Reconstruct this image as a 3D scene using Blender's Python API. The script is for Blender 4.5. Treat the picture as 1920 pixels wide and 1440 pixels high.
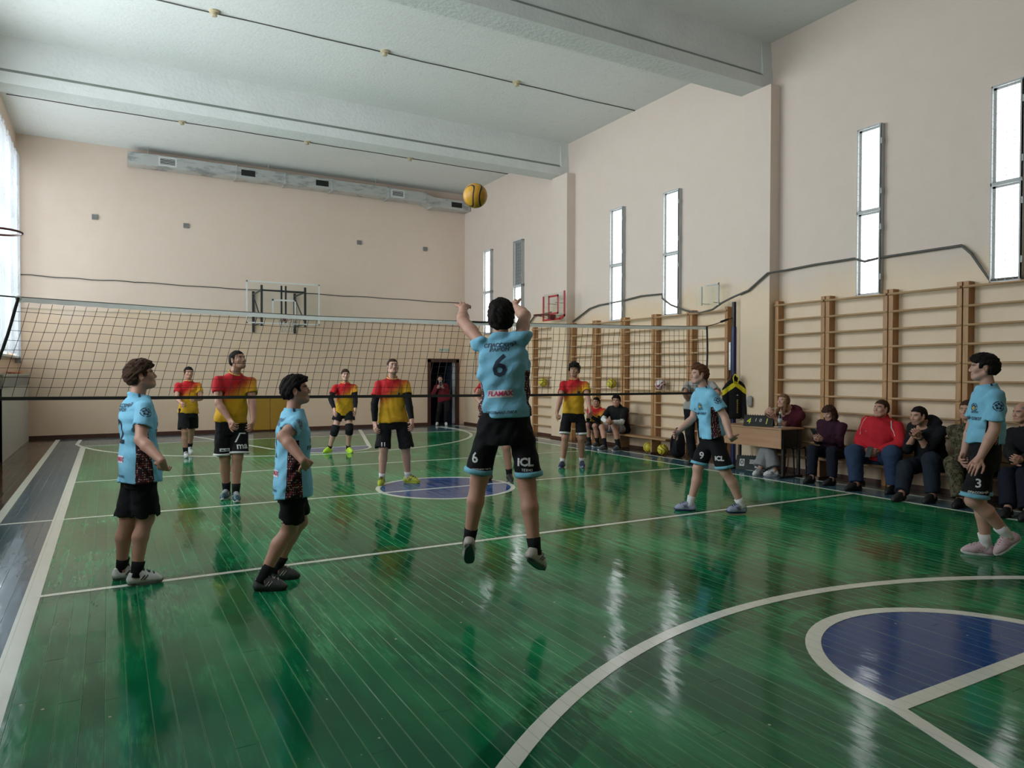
import bpy, bmesh, math, random
import numpy as np
from mathutils import Vector, Matrix
from mathutils.bvhtree import BVHTree

for _o in list(bpy.data.objects): bpy.data.objects.remove(_o)
SC = bpy.context.scene
COL = SC.collection
random.seed(7); RNG = np.random.default_rng(7)

# ------------------------------------------------------------------ camera
FW = Vector((0.4920328, 0.87044626, -0.01506751)); RT = Vector((0.87056186, -0.49205166, 0.00268572))
UP = RT.cross(FW)
cam = bpy.data.cameras.new('camera'); cam.sensor_width = 36.0; cam.lens = 1337.67 / 1920 * 36
cam.clip_start = 0.05; cam.clip_end = 200
camo_ = bpy.data.objects.new('camera', cam); COL.objects.link(camo_)
camo_.matrix_world = Matrix(((RT.x, UP.x, -FW.x, 0), (RT.y, UP.y, -FW.y, 0), (RT.z, UP.z, -FW.z, 1.556), (0, 0, 0, 1)))
SC.camera = camo_

# ------------------------------------------------------------------ sky and light
SKY = 9.5
WIN_EMIT = 4.2
w = bpy.data.worlds.new('overcast_sky'); SC.world = w; w.use_nodes = True
bgn = w.node_tree.nodes['Background']; bgn.inputs[0].default_value = (0.93, 0.96, 1.0, 1); bgn.inputs[1].default_value = SKY
SC.view_settings.view_transform = 'Standard'; SC.view_settings.look = 'None'
SC.view_settings.exposure = 0.13; SC.view_settings.gamma = 1.0; SC.view_settings.use_curve_mapping = False
SC.cycles.use_denoising = True
SC.cycles.max_bounces = 10; SC.cycles.diffuse_bounces = 6; SC.cycles.glossy_bounces = 4; SC.cycles.transparent_max_bounces = 12
SC.cycles.sample_clamp_indirect = 6.0

# room extents
XL, XR, Y0, YB, ZC = -1.82, 9.52, -2.2, 19.8, 7.0
CEN, ATT, FAT = 8.862, 5.892, 11.775
LWIN = [(4.4, 6.6), (9.2, 13.3), (15.0, 19.5)]     # daylight openings of the left wall (y ranges)
WZ0, WZ1 = 1.9, 6.35
for (a, b) in LWIN:                                               # sampling portals in the openings
    L = bpy.data.lights.new('window_portal', 'AREA'); L.shape = 'RECTANGLE'; L.size = WZ1 - WZ0; L.size_y = b - a
    L.cycles.is_portal = True
    o = bpy.data.objects.new('window_portal', L); COL.objects.link(o)
    o.location = (XL - 0.32, (a + b) / 2, (WZ0 + WZ1) / 2); o.rotation_euler = (0, -math.pi / 2, 0)

# ------------------------------------------------------------------ node helpers and materials
def newmat(name, base=(0.5, 0.5, 0.5), rough=0.6, spec=0.5, metal=0.0):
    m = bpy.data.materials.new(name); m.use_nodes = True
    nt = m.node_tree; b = nt.nodes['Principled BSDF']
    b.inputs['Base Color'].default_value = (*base, 1); b.inputs['Roughness'].default_value = rough
    b.inputs['Specular IOR Level'].default_value = spec; b.inputs['Metallic'].default_value = metal
    return m, nt, b
def nd(nt, t, **k):
    n = nt.nodes.new(t)
    for a, v in k.items(): setattr(n, a, v)
    return n
def setin(nt, sock, v):
    if hasattr(v, 'is_linked') or isinstance(v, bpy.types.NodeSocket): nt.links.new(v, sock)
    elif isinstance(v, (tuple, list)):
        sock.default_value = (*v, 1) if len(v) == 3 and len(sock.default_value) == 4 else v
    else: sock.default_value = v
def mth(nt, op, a, b=None, c=None, clamp=False):
    n = nd(nt, 'ShaderNodeMath', operation=op, use_clamp=clamp)
    for i, v in enumerate((a, b, c)):
        if v is not None: setin(nt, n.inputs[i], v)
    return n.outputs[0]
def mixc(nt, f, a, b, mode='MIX'):
    n = nd(nt, 'ShaderNodeMix', data_type='RGBA', blend_type=mode)
    setin(nt, n.inputs[0], f); setin(nt, n.inputs[6], a); setin(nt, n.inputs[7], b)
    return n.outputs[2]
def noise(nt, vec=None, scale=5, detail=3, rough=0.55, out=0, dist=0):
    n = nd(nt, 'ShaderNodeTexNoise'); n.inputs['Scale'].default_value = scale; n.inputs['Detail'].default_value = detail
    n.inputs['Roughness'].default_value = rough; n.inputs['Distortion'].default_value = dist
    if vec is not None: nt.links.new(vec, n.inputs['Vector'])
    return n.outputs[out]
def pos(nt): return nd(nt, 'ShaderNodeNewGeometry').outputs['Position']
def objco(nt): return nd(nt, 'ShaderNodeTexCoord').outputs['Object']
def scl(nt, vec, s):
    n = nd(nt, 'ShaderNodeVectorMath', operation='MULTIPLY'); nt.links.new(vec, n.inputs[0]); n.inputs[1].default_value = s
    return n.outputs[0]
def sep(nt, vec):
    n = nd(nt, 'ShaderNodeSeparateXYZ'); nt.links.new(vec, n.inputs[0]); return n.outputs
def ss(nt, v, lo, hi):                                            # smoothstep
    n = nd(nt, 'ShaderNodeMapRange', interpolation_type='SMOOTHSTEP'); setin(nt, n.inputs[0], v)
    n.inputs[1].default_value = lo; n.inputs[2].default_value = hi; return n.outputs[0]
def bump(nt, b, h, dist=0.01, strength=1.0):
    n = nd(nt, 'ShaderNodeBump'); n.inputs['Strength'].default_value = strength; n.inputs['Distance'].default_value = dist
    nt.links.new(h, n.inputs['Height']); nt.links.new(n.outputs[0], b.inputs['Normal'])
def attr(nt, name): return nd(nt, 'ShaderNodeAttribute', attribute_name=name)

def simple(name, base, rough=0.6, spec=0.5, metal=0.0, var=0.12, nscale=8, bmp=0.0, bscale=60):
    """a plain material with a little procedural mottling"""
    m, nt, b = newmat(name, base, rough, spec, metal)
    p = objco(nt); n = noise(nt, p, nscale, 4)
    c = mixc(nt, n, tuple(max(0, x * (1 - var)) for x in base), tuple(min(1, x * (1 + var)) for x in base))
    nt.links.new(c, b.inputs['Base Color'])
    if bmp: bump(nt, b, noise(nt, p, bscale, 3), bmp)
    return m

M = {}
def wall_mat(name, lowc, highc):
    m, nt, b = newmat(name, highc, 0.62, 0.35)
    p = pos(nt); z = sep(nt, p)[2]
    n1 = noise(nt, p, 0.9, 4, 0.6); n2 = noise(nt, p, 3.5, 5, 0.65); n3 = noise(nt, p, 45, 2)
    zz = mth(nt, 'ADD', z, mth(nt, 'MULTIPLY', mth(nt, 'SUBTRACT', n1, 0.5), 1.2))
    f = ss(nt, zz, 2.75, 3.25)
    c = mixc(nt, f, lowc, highc)
    c = mixc(nt, ss(nt, n2, 0.3, 0.8), c, mixc(nt, 0.13, c, (0.85, 0.80, 0.74)))
    dirt = mth(nt, 'MULTIPLY', ss(nt, n2, 0.55, 0.8), 0.10)
    c = mixc(nt, dirt, c, mixc(nt, 0.5, c, (0.30, 0.27, 0.22)))
    nt.links.new(c, b.inputs['Base Color'])
    r = nd(nt, 'ShaderNodeMapRange'); nt.links.new(f, r.inputs[0]); r.inputs[3].default_value = 0.42; r.inputs[4].default_value = 0.75
    nt.links.new(r.outputs[0], b.inputs['Roughness'])
    h = mth(nt, 'ADD', n3, mth(nt, 'MULTIPLY', n2, 1.5)); bump(nt, b, h, 0.0025, 0.5)
    return m
M['wall'] = wall_mat('plaster_wall', (0.75, 0.56, 0.40), (0.75, 0.605, 0.505))
M['wall_right'] = wall_mat('plaster_wall_side', (0.70, 0.535, 0.37), (0.69, 0.575, 0.51))
def ceil_mat():
    m, nt, b = newmat('whitewashed_ceiling', (0.7, 0.72, 0.71), 0.9, 0.2)
    p = pos(nt); n1 = noise(nt, p, 0.6, 5, 0.6); n2 = noise(nt, p, 7, 4, 0.6)
    c = mixc(nt, n1, (0.69, 0.705, 0.69), (0.79, 0.80, 0.785)); c = mixc(nt, mth(nt, 'MULTIPLY', ss(nt, n2, 0.5, 0.8), 0.3), c, (0.52, 0.55, 0.53))
    nt.links.new(c, b.inputs['Base Color']); bump(nt, b, noise(nt, p, 20, 5), 0.01, 0.5)
    return m
M['ceil'] = ceil_mat()
M['beam'] = simple('whitewashed_beam', (0.68, 0.70, 0.69), 0.9, 0.2, var=0.1, nscale=2, bmp=0.01, bscale=14)
M['ledge_shadow'] = simple('painted_ledge_shadow', (0.27, 0.29, 0.27), 0.95, 0.1, var=0.35, nscale=3)  # shadow line along the beam ledge, painted as a dark strip
M['baseb'] = simple('brown_baseboard', (0.075, 0.03, 0.02), 0.4)
M['subfloor'] = simple('subfloor', (0.03, 0.025, 0.02), 0.8)

PW = 0.0945                                                       # board width
def floor_mat():
    m, nt, b = newmat('painted_boards', (0.02, 0.12, 0.05), 0.13, 0.14)
    p = pos(nt); s = sep(nt, p); x, y = s[0], s[1]
    fx = mth(nt, 'FRACT', mth(nt, 'DIVIDE', mth(nt, 'SUBTRACT', x, XL), PW))
    strip = mth(nt, 'FLOOR', mth(nt, 'DIVIDE', mth(nt, 'SUBTRACT', x, XL), PW))
    wn = nd(nt, 'ShaderNodeTexWhiteNoise', noise_dimensions='1D'); nt.links.new(strip, wn.inputs['W']); rnd = wn.outputs['Value']
    lon = scl(nt, p, (16, 1.6, 1)); n1 = noise(nt, lon, 1.0, 5, 0.65); n2 = noise(nt, scl(nt, p, (1.1, 0.55, 1)), 1.0, 4, 0.6)
    n3 = noise(nt, scl(nt, p, (60, 6, 1)), 1.0, 4, 0.7)
    green = mixc(nt, rnd, (0.003, 0.115, 0.041), (0.006, 0.185, 0.069))
    green = mixc(nt, ss(nt, n2, 0.36, 0.70), green, (0.010, 0.245, 0.095))
    # darker repainted margins along the arcs and the attack line
    def ring(cx, cy, r0, r1):
        dx = mth(nt, 'SUBTRACT', x, cx); dy = mth(nt, 'SUBTRACT', y, cy); d = mth(nt, 'SQRT', mth(nt, 'ADD', mth(nt, 'MULTIPLY', dx, dx), mth(nt, 'MULTIPLY', dy, dy)))
        return mth(nt, 'MULTIPLY', ss(nt, d, r0, r0 + 0.03), mth(nt, 'SUBTRACT', 1.0, ss(nt, d, r1 - 0.03, r1)))
    marg = mth(nt, 'MAXIMUM', mth(nt, 'MAXIMUM', ring(4.0, -0.83, 3.95, 4.36), ring(4.12, 2.0, 0.8, 1.09)), mth(nt, 'MULTIPLY', ss(nt, y, ATT - 0.13, ATT - 0.10), mth(nt, 'SUBTRACT', 1.0, ss(nt, y, ATT + 0.10, ATT + 0.13))))
    green = mixc(nt, mth(nt, 'MULTIPLY', marg, 0.7), green, (0.003, 0.062, 0.028))
    dark = ss(nt, noise(nt, scl(nt, p, (2.6, 0.7, 1)), 1.0, 3, 0.5), 0.42, 0.60)
    green = mixc(nt, mth(nt, 'MULTIPLY', mth(nt, 'SUBTRACT', 1.0, dark), 0.6), green, (0.004, 0.082, 0.035))
    worn = mth(nt, 'MULTIPLY', ss(nt, mth(nt, 'ADD', mth(nt, 'MULTIPLY', n1, 0.55), mth(nt, 'MULTIPLY', n3, 0.45)), 0.47, 0.62), ss(nt, n2, 0.42, 0.62))
    green = mixc(nt, mth(nt, 'MULTIPLY', worn, 0.75), green, (0.055, 0.36, 0.14))
    def zone(v, lo, hi): return mth(nt, 'MULTIPLY', mth(nt, 'GREATER_THAN', v, lo), mth(nt, 'LESS_THAN', v, hi))
    blue = mixc(nt, n1, (0.030, 0.080, 0.125), (0.060, 0.125, 0.17))
    brown = mixc(nt, n1, (0.040, 0.017, 0.012), (0.085, 0.042, 0.030))
    c = mixc(nt, zone(x, -1.02, 9.0), brown, blue)
    c = mixc(nt, mth(nt, 'GREATER_THAN', y, 19.35), c, brown)
    g = mth(nt, 'MULTIPLY', zone(x, -0.47, 8.46), mth(nt, 'LESS_THAN', y, 17.45))
    c = mixc(nt, g, c, green)
    disc = None
    for cx, cy, r, lo, hi in ((4.0, 8.9, 0.90, -9, 9), (4.12, 2.0, 0.90, 0, 9), (3.87, 14.78, 0.94, -9, 0)):
        dx = mth(nt, 'SUBTRACT', x, cx); dy = mth(nt, 'SUBTRACT', y, cy)
        d = mth(nt, 'SQRT', mth(nt, 'ADD', mth(nt, 'MULTIPLY', dx, dx), mth(nt, 'MULTIPLY', dy, dy)))
        k = mth(nt, 'MULTIPLY', mth(nt, 'LESS_THAN', d, r), zone(dy, lo, hi))
        disc = k if disc is None else mth(nt, 'MAXIMUM', disc, k)
    c = mixc(nt, disc, c, mixc(nt, n1, (0.018, 0.060, 0.20), (0.032, 0.088, 0.27)))
    # worn arrises of the boards, lightened also to paint in their glints, and paint flecks
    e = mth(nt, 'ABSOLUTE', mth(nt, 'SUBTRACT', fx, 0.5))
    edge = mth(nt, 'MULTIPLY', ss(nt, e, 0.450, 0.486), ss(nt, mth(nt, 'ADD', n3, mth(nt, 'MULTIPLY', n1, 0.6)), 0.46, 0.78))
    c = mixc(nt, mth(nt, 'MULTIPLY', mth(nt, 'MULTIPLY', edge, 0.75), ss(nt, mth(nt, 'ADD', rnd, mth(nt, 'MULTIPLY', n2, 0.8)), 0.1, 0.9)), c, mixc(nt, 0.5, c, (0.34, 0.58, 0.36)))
    vo = nd(nt, 'ShaderNodeTexVoronoi'); vo.inputs['Scale'].default_value = 11.0; nt.links.new(p, vo.inputs['Vector'])
    fl = mth(nt, 'MULTIPLY', mth(nt, 'LESS_THAN', vo.outputs['Distance'], mth(nt, 'MULTIPLY', mth(nt, 'POWER', sep(nt, vo.outputs['Color'])[0], 2.5), 0.085)), mth(nt, 'LESS_THAN', y, 4.4))
    c = mixc(nt, mth(nt, 'MULTIPLY', fl, 0.8), c, (0.45, 0.55, 0.38))
    nt.links.new(c, b.inputs['Base Color'])
    rr = nd(nt, 'ShaderNodeMapRange'); nt.links.new(n2, rr.inputs[0]); rr.inputs[1].default_value = 0.3; rr.inputs[2].default_value = 0.7
    rr.inputs[3].default_value = 0.05; rr.inputs[4].default_value = 0.13
    nt.links.new(mth(nt, 'ADD', rr.outputs[0], mth(nt, 'MULTIPLY', worn, 0.10)), b.inputs['Roughness'])
    h = mth(nt, 'ADD', mth(nt, 'MULTIPLY', noise(nt, scl(nt, p, (9, 3, 1)), 1.0, 2, 0.5), 1.0), mth(nt, 'MULTIPLY', n3, 0.10))
    bump(nt, b, h, 0.0022, 1.0)
    return m
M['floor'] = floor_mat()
def line_mat():
    m, nt, b = newmat('court_line_paint', (0.62, 0.64, 0.52), 0.2, 0.5)
    p = pos(nt); n = noise(nt, scl(nt, p, (20, 4, 1)), 1.0, 4, 0.6)
    fx = mth(nt, 'FRACT', mth(nt, 'DIVIDE', mth(nt, 'SUBTRACT', sep(nt, p)[0], XL), PW)); e = mth(nt, 'ABSOLUTE', mth(nt, 'SUBTRACT', fx, 0.5))
    c = mixc(nt, n, (0.66, 0.68, 0.60), (0.78, 0.79, 0.71)); c = mixc(nt, mth(nt, 'MULTIPLY', ss(nt, e, 0.47, 0.5), 0.6), c, (0.22, 0.25, 0.18))
    nt.links.new(c, b.inputs['Base Color'])
    bump(nt, b, noise(nt, scl(nt, p, (9, 3, 1)), 1.0, 2, 0.5), 0.002, 1.0)
    return m
M['line'] = line_mat()
def wood_mat(name, c0, c1, axis=(1, 1, 14), rough=0.45):
    m, nt, b = newmat(name, c0, rough, 0.4)
    p = objco(nt); sc_ = tuple(18.0 / a for a in axis)
    n = noise(nt, scl(nt, p, sc_), 1.0, 5, 0.6, dist=0.6); n2 = noise(nt, p, 1.7, 2)
    c = mixc(nt, ss(nt, n, 0.3, 0.72), c0, c1); c = mixc(nt, mth(nt, 'MULTIPLY', n2, 0.35), c, tuple(x * 0.6 for x in c0))
    nt.links.new(c, b.inputs['Base Color']); return m
M['post_wood'] = wood_mat('varnished_pine_post', (0.34, 0.165, 0.062), (0.50, 0.27, 0.115), (1, 1, 14))
M['rung_wood'] = wood_mat('varnished_rung', (0.40, 0.245, 0.13), (0.52, 0.34, 0.19), (1, 14, 1), 0.35)
M['bench_wood'] = wood_mat('worn_bench_wood', (0.30, 0.16, 0.075), (0.42, 0.25, 0.13), (1, 14, 1))
M['brown_paint'] = simple('brown_painted_wood', (0.09, 0.045, 0.03), 0.45)
M['table_wood'] = wood_mat('beech_laminate', (0.42, 0.225, 0.125), (0.50, 0.29, 0.175), (1, 14, 1), 0.4)
M['black_metal'] = simple('black_metal', (0.012, 0.012, 0.013), 0.4)
M['dark_metal'] = simple('dark_painted_steel', (0.035, 0.04, 0.045), 0.45)
M['navy'] = simple('navy_painted_steel', (0.012, 0.02, 0.085), 0.35)
M['galv'] = None
def galv():
    m, nt, b = newmat('galvanised_steel', (0.5, 0.52, 0.52), 0.42, 0.5, 0.55)
    p = objco(nt); n = noise(nt, scl(nt, p, (1.2, 1, 5)), 1.6, 5, 0.7); n2 = noise(nt, p, 14, 3)
    c = mixc(nt, ss(nt, n, 0.48, 0.68), (0.55, 0.57, 0.57), (0.24, 0.26, 0.28)); c = mixc(nt, mth(nt, 'MULTIPLY', n2, 0.3), c, (0.7, 0.71, 0.70))
    nt.links.new(c, b.inputs['Base Color']); return m
M['galv'] = galv()
M['white_paint'] = simple('white_painted_metal', (0.72, 0.73, 0.73), 0.5)
M['grey_paint'] = simple('grey_painted_metal', (0.45, 0.47, 0.48), 0.5)
M['grey_box'] = simple('grey_vent_grille', (0.20, 0.20, 0.20), 0.6)
M['black'] = simple('matt_black', (0.010, 0.010, 0.011), 0.7)
M['cable'] = simple('grey_cable', (0.10, 0.095, 0.085), 0.6)
M['beige_pipe'] = simple('painted_conduit', (0.50, 0.42, 0.31), 0.5)
M['red_paint'] = simple('red_paint', (0.42, 0.035, 0.04), 0.4)
M['dark_red'] = simple('dark_red_rim_paint', (0.14, 0.022, 0.02), 0.4)
M['mustard'] = simple('mustard_vinyl', (0.36, 0.20, 0.022), 0.45, var=0.08)
M['maroon_wood'] = simple('dark_brown_door_frame', (0.055, 0.016, 0.012), 0.35)
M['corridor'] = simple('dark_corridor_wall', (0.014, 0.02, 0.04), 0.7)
M['rope_white'] = simple('white_net_tape', (0.86, 0.87, 0.86), 0.7)
M['net_black'] = simple('black_net_cord', (0.012, 0.011, 0.010), 0.7)
M['hoop_net'] = simple('worn_hoop_net', (0.40, 0.38, 0.33), 0.8)
M['cover_panel'] = simple('painted_panel', (0.46, 0.44, 0.40), 0.5, var=0.1)
M['cover_dark'] = simple('worn_panel_rail', (0.26, 0.25, 0.235), 0.6, var=0.25, nscale=12)
M['orange'] = simple('orange_cloth', (0.55, 0.13, 0.07), 0.7)
M['plastic_white'] = simple('white_plastic', (0.70, 0.70, 0.68), 0.35)
M['yellow_print'] = simple('yellow_print', (0.62, 0.66, 0.05), 0.5, var=0.03)
M['white_print'] = simple('white_print', (0.66, 0.67, 0.68), 0.6, var=0.03)
M['navy_print'] = simple('navy_print', (0.010, 0.022, 0.055), 0.6, var=0.03)
M['pink_print'] = simple('crimson_print', (0.50, 0.015, 0.10), 0.6, var=0.03)
M['label_white'] = simple('white_label', (0.68, 0.66, 0.72), 0.6, var=0.03)
M['gold_print'] = simple('gold_print', (0.45, 0.30, 0.06), 0.6, var=0.03)
M['board_black'] = simple('black_vinyl_board', (0.010, 0.011, 0.010), 0.45)
M['board_green'] = simple('dark_green_board', (0.010, 0.022, 0.018), 0.5)
def emit_pane():
    m, nt, b = newmat('frosted_daylit_glass', (0.4, 0.42, 0.43), 0.25, 0.5)
    p = pos(nt); n = noise(nt, scl(nt, p, (1, 7, 0.7)), 1.0, 3, 0.5)
    c = mixc(nt, n, (0.86, 0.93, 0.97), (1.0, 0.98, 0.92))
    nt.links.new(c, b.inputs['Emission Color'])
    e = nd(nt, 'ShaderNodeMapRange'); nt.links.new(n, e.inputs[0]); e.inputs[1].default_value = 0.3; e.inputs[2].default_value = 0.7
    e.inputs[3].default_value = WIN_EMIT * 0.72; e.inputs[4].default_value = WIN_EMIT; nt.links.new(e.outputs[0], b.inputs['Emission Strength'])
    return m
M['pane'] = emit_pane()
def glass_mat(name, tint=(0.95, 0.98, 0.98), clear=0.9):
    m = bpy.data.materials.new(name); m.use_nodes = True; nt = m.node_tree
    for n in list(nt.nodes): nt.nodes.remove(n)
    out = nd(nt, 'ShaderNodeOutputMaterial'); t = nd(nt, 'ShaderNodeBsdfTransparent'); t.inputs[0].default_value = (*tint, 1)
    g = nd(nt, 'ShaderNodeBsdfGlossy'); g.inputs['Roughness'].default_value = 0.03; g.inputs[0].default_value = (0.9, 0.95, 0.95, 1)
    fr = nd(nt, 'ShaderNodeFresnel'); fr.inputs[0].default_value = 1.45
    mx = nd(nt, 'ShaderNodeMixShader'); nt.links.new(mth(nt, 'MULTIPLY', fr.outputs[0], 1.0 - clear + 0.35, clamp=True), mx.inputs[0])
    nt.links.new(t.outputs[0], mx.inputs[1]); nt.links.new(g.outputs[0], mx.inputs[2]); nt.links.new(mx.outputs[0], out.inputs[0])
    return m
M['glass'] = glass_mat('window_glass')
M['acrylic'] = glass_mat('clear_acrylic', (0.95, 0.97, 0.96), 1.15)
def curtain_mat():
    m = bpy.data.materials.new('white_curtain'); m.use_nodes = True; nt = m.node_tree
    for n in list(nt.nodes): nt.nodes.remove(n)
    out = nd(nt, 'ShaderNodeOutputMaterial'); d = nd(nt, 'ShaderNodeBsdfDiffuse'); d.inputs[0].default_value = (0.75, 0.76, 0.78, 1)
    t = nd(nt, 'ShaderNodeBsdfTranslucent'); t.inputs[0].default_value = (0.30, 0.31, 0.32, 1); tr = nd(nt, 'ShaderNodeBsdfTransparent')
    n = noise(nt, objco(nt), 1.6, 2)
    a = nd(nt, 'ShaderNodeMixShader'); a.inputs[0].default_value = 0.5; nt.links.new(d.outputs[0], a.inputs[1]); nt.links.new(t.outputs[0], a.inputs[2])
    b2 = nd(nt, 'ShaderNodeMixShader'); nt.links.new(mth(nt, 'ADD', mth(nt, 'MULTIPLY', n, 0.4), 0.4), b2.inputs[0]); nt.links.new(a.outputs[0], b2.inputs[1]); nt.links.new(tr.outputs[0], b2.inputs[2])
    nt.links.new(b2.outputs[0], out.inputs[0]); return m
M['curtain'] = curtain_mat()

# ------------------------------------------------------------------ mesh helpers
def tag(o, label=None, cat=None, group=None, kind=None):
    if label: o['label'] = label
    if cat: o['category'] = cat
    if group: o['group'] = group
    if kind: o['kind'] = kind
    return o
def empty(name, loc, label=None, cat=None, group=None, kind=None):
    o = bpy.data.objects.new(name, None); COL.objects.link(o); o.location = loc; o.empty_display_size = 0.1
    return tag(o, label, cat, group, kind)
def link(name, me, mat, parent=None, smooth=False):
    """link mesh data given in world coordinates; keep the world position under the parent"""
    if mat is not None and len(me.materials) == 0: me.materials.append(mat)
    if smooth:
        me.polygons.foreach_set('use_smooth', np.ones(len(me.polygons), bool))
    o = bpy.data.objects.new(name, me); COL.objects.link(o)
    if parent is not None:
        o.parent = parent
        q = parent; off = Vector((0, 0, 0))
        while q is not None: off += q.location; q = q.parent
        me.transform(Matrix.Translation(-off))
    else:                                       # origin to the foot of the thing
        n = len(me.vertices); co = np.empty(n * 3); me.vertices.foreach_get('co', co); co = co.reshape(-1, 3)
        c = Vector(((co[:, 0].min() + co[:, 0].max()) / 2, (co[:, 1].min() + co[:, 1].max()) / 2, co[:, 2].min()))
        me.transform(Matrix.Translation(-c)); o.location = c
    return o
class MB:
    """collects simple solids into one mesh"""
    def __init__(s): s.bm = bmesh.new()
    def box(s, lo, hi, bev=0.0):
        c = [(a + b) / 2 for a, b in zip(lo, hi)]; d = [max(abs(b - a), 1e-4) for a, b in zip(lo, hi)]
        r = bmesh.ops.create_cube(s.bm, size=1.0, matrix=Matrix.Translation(c) @ Matrix.Diagonal((*d, 1)))
        if bev:
            es = list({e for v in r['verts'] for e in v.link_edges}); bmesh.ops.bevel(s.bm, geom=es, offset=bev, segments=2, affect='EDGES', profile=0.6)
        return s
    def obox(s, c, ax, ay, az, d):
        m = Matrix((( ax[0], ay[0], az[0], c[0]), (ax[1], ay[1], az[1], c[1]), (ax[2], ay[2], az[2], c[2]), (0, 0, 0, 1)))
        bmesh.ops.create_cube(s.bm, size=1.0, matrix=m @ Matrix.Diagonal((*d, 1))); return s
    def tube(s, pts, r, seg=8, closed=False, caps=True, radii=None):
        pts = [Vector(p) for p in pts]; n = len(pts); rings = []
        ref = None
        for i, p in enumerate(pts):
            if closed: t = pts[(i + 1) % n] - pts[i - 1]
            else: t = pts[min(i + 1, n - 1)] - pts[max(i - 1, 0)]
            t.normalize()
            if ref is None:
                ref = Vector((0, 0, 1)) if abs(t.z) < 0.9 else Vector((1, 0, 0))
            u = (ref - t * ref.dot(t)).normalized(); v = t.cross(u); ref = u
            rr = radii[i] if radii else r
            rings.append([s.bm.verts.new(p + (u * math.cos(2 * math.pi * k / seg + math.pi / seg) + v * math.sin(2 * math.pi * k / seg + math.pi / seg)) * rr) for k in range(seg)])
        m = n if closed else n - 1
        for i in range(m):
            a, b = rings[i], rings[(i + 1) % n]
            for k in range(seg): s.bm.faces.new((a[k], a[(k + 1) % seg], b[(k + 1) % seg], b[k]))
        if caps and not closed: s.bm.faces.new(rings[0][::-1]); s.bm.faces.new(rings[-1])
        return s
    def lathe(s, prof, c, seg=20, axis='z'):
        rings = []
        for (r, z) in prof:
            ring = []
            for k in range(seg):
                a = 2 * math.pi * k / seg; q = (r * math.cos(a), r * math.sin(a), z)
                if axis == 'x': q = (q[2], q[0], q[1])
                if axis == 'y': q = (q[0], q[2], q[1])
                ring.append(s.bm.verts.new((c[0] + q[0], c[1] + q[1], c[2] + q[2])))
            rings.append(ring)
        for a, b in zip(rings, rings[1:]):
            for k in range(seg): s.bm.faces.new((a[k], a[(k + 1) % seg], b[(k + 1) % seg], b[k]))
        s.bm.faces.new(rings[0][::-1]); s.bm.faces.new(rings[-1]); return s
    def prism(s, poly, axis, lo, hi):
        """poly: 2-D points in the two other axes, extruded along axis"""
        def P(q, t): return {'x': (t, q[0], q[1]), 'y': (q[0], t, q[1]), 'z': (q[0], q[1], t)}[axis]
        a = [s.bm.verts.new(P(q, lo)) for q in poly]; b = [s.bm.verts.new(P(q, hi)) for q in poly]; n = len(poly)
        s.bm.faces.new(a); s.bm.faces.new(b[::-1])
        for i in range(n): s.bm.faces.new((a[i], b[i], b[(i + 1) % n], a[(i + 1) % n]))
        return s
    def quad(s, pts): s.bm.faces.new([s.bm.verts.new(p) for p in pts]); return s
    def sphere(s, c, r, u=20, v=12): bmesh.ops.create_uvsphere(s.bm, u_segments=u, v_segments=v, radius=r, matrix=Matrix.Translation(c)); return s
    def build(s, name, mat, parent=None, smooth=False):
        bmesh.ops.recalc_face_normals(s.bm, faces=s.bm.faces)
        me = bpy.data.meshes.new(name); s.bm.to_mesh(me); s.bm.free()
        return link(name, me, mat, parent, smooth)
def auto_smooth(o, deg=40):
    me = o.data; me.polygons.foreach_set('use_smooth', np.ones(len(me.polygons), bool)); me.set_sharp_from_angle(angle=math.radians(deg)); return o

# ================================================================== THE SETTING
floor = MB().box((XL - 0.3, Y0 - 0.3, -0.12), (XR + 0.3, YB + 0.3, -0.021)).build('floor', M['subfloor']); tag(floor, 'green painted wooden board floor with white court lines', kind='structure')
floor['category'] = 'floor'
_bm = bmesh.new()
def _plank_mesh():
    a, c, t = PW / 2 - 0.0004, 0.0011, 0.02
    v = [(-a, -.5, -t), (a, -.5, -t), (a, -.5, -c), (a - c, -.5, 0), (-a + c, -.5, 0), (-a, -.5, -c)]
    v += [(x, .5, z) for x, _, z in v]
    f = [(5, 4, 3, 2, 1, 0), (6, 7, 8, 9, 10, 11)] + [(i, (i + 1) % 6, 6 + (i + 1) % 6, 6 + i) for i in range(6)]
    return v, f
PV, PF = _plank_mesh()
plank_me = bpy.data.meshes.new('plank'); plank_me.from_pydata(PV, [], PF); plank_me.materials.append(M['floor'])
planks = []
for i in range(int((XR - XL) / PW) + 1):
    cx = XL + (i + 0.5) * PW
    y = Y0 - random.uniform(0, 2.4)
    while y < YB:
        ln = random.choice((1.6, 2.1, 2.4, 2.9, 3.3)); a, b = max(y, Y0), min(y + ln, YB); y += ln
        if b - a > 0.05: planks.append((cx, (a + b) / 2, b - a - 0.0016, random.gauss(0, 0.0040), random.gauss(0, 0.0006)))
def _seen(cx, cy, ln):
    best = None
    for yy in (cy - ln * .45, cy, cy + ln * .45):
        d = Vector((cx, yy, -1.556)); z = d.dot(FW)
        if z < 0.5: continue
        u, v = 960 + 1337.67 * d.dot(RT) / z, 720 - 1337.67 * d.dot(UP) / z
        if -20 < u < 1940 and v < 1470: best = z if best is None else min(best, z)
    return best
rank = sorted([(s, k) for k, s in ((k, _seen(*p[:3])) for k, p in enumerate(planks)) if s is not None])
chosen = {k for _, k in rank[:300]}
sv, sf = [], []
pv = np.array(PV)
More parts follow.
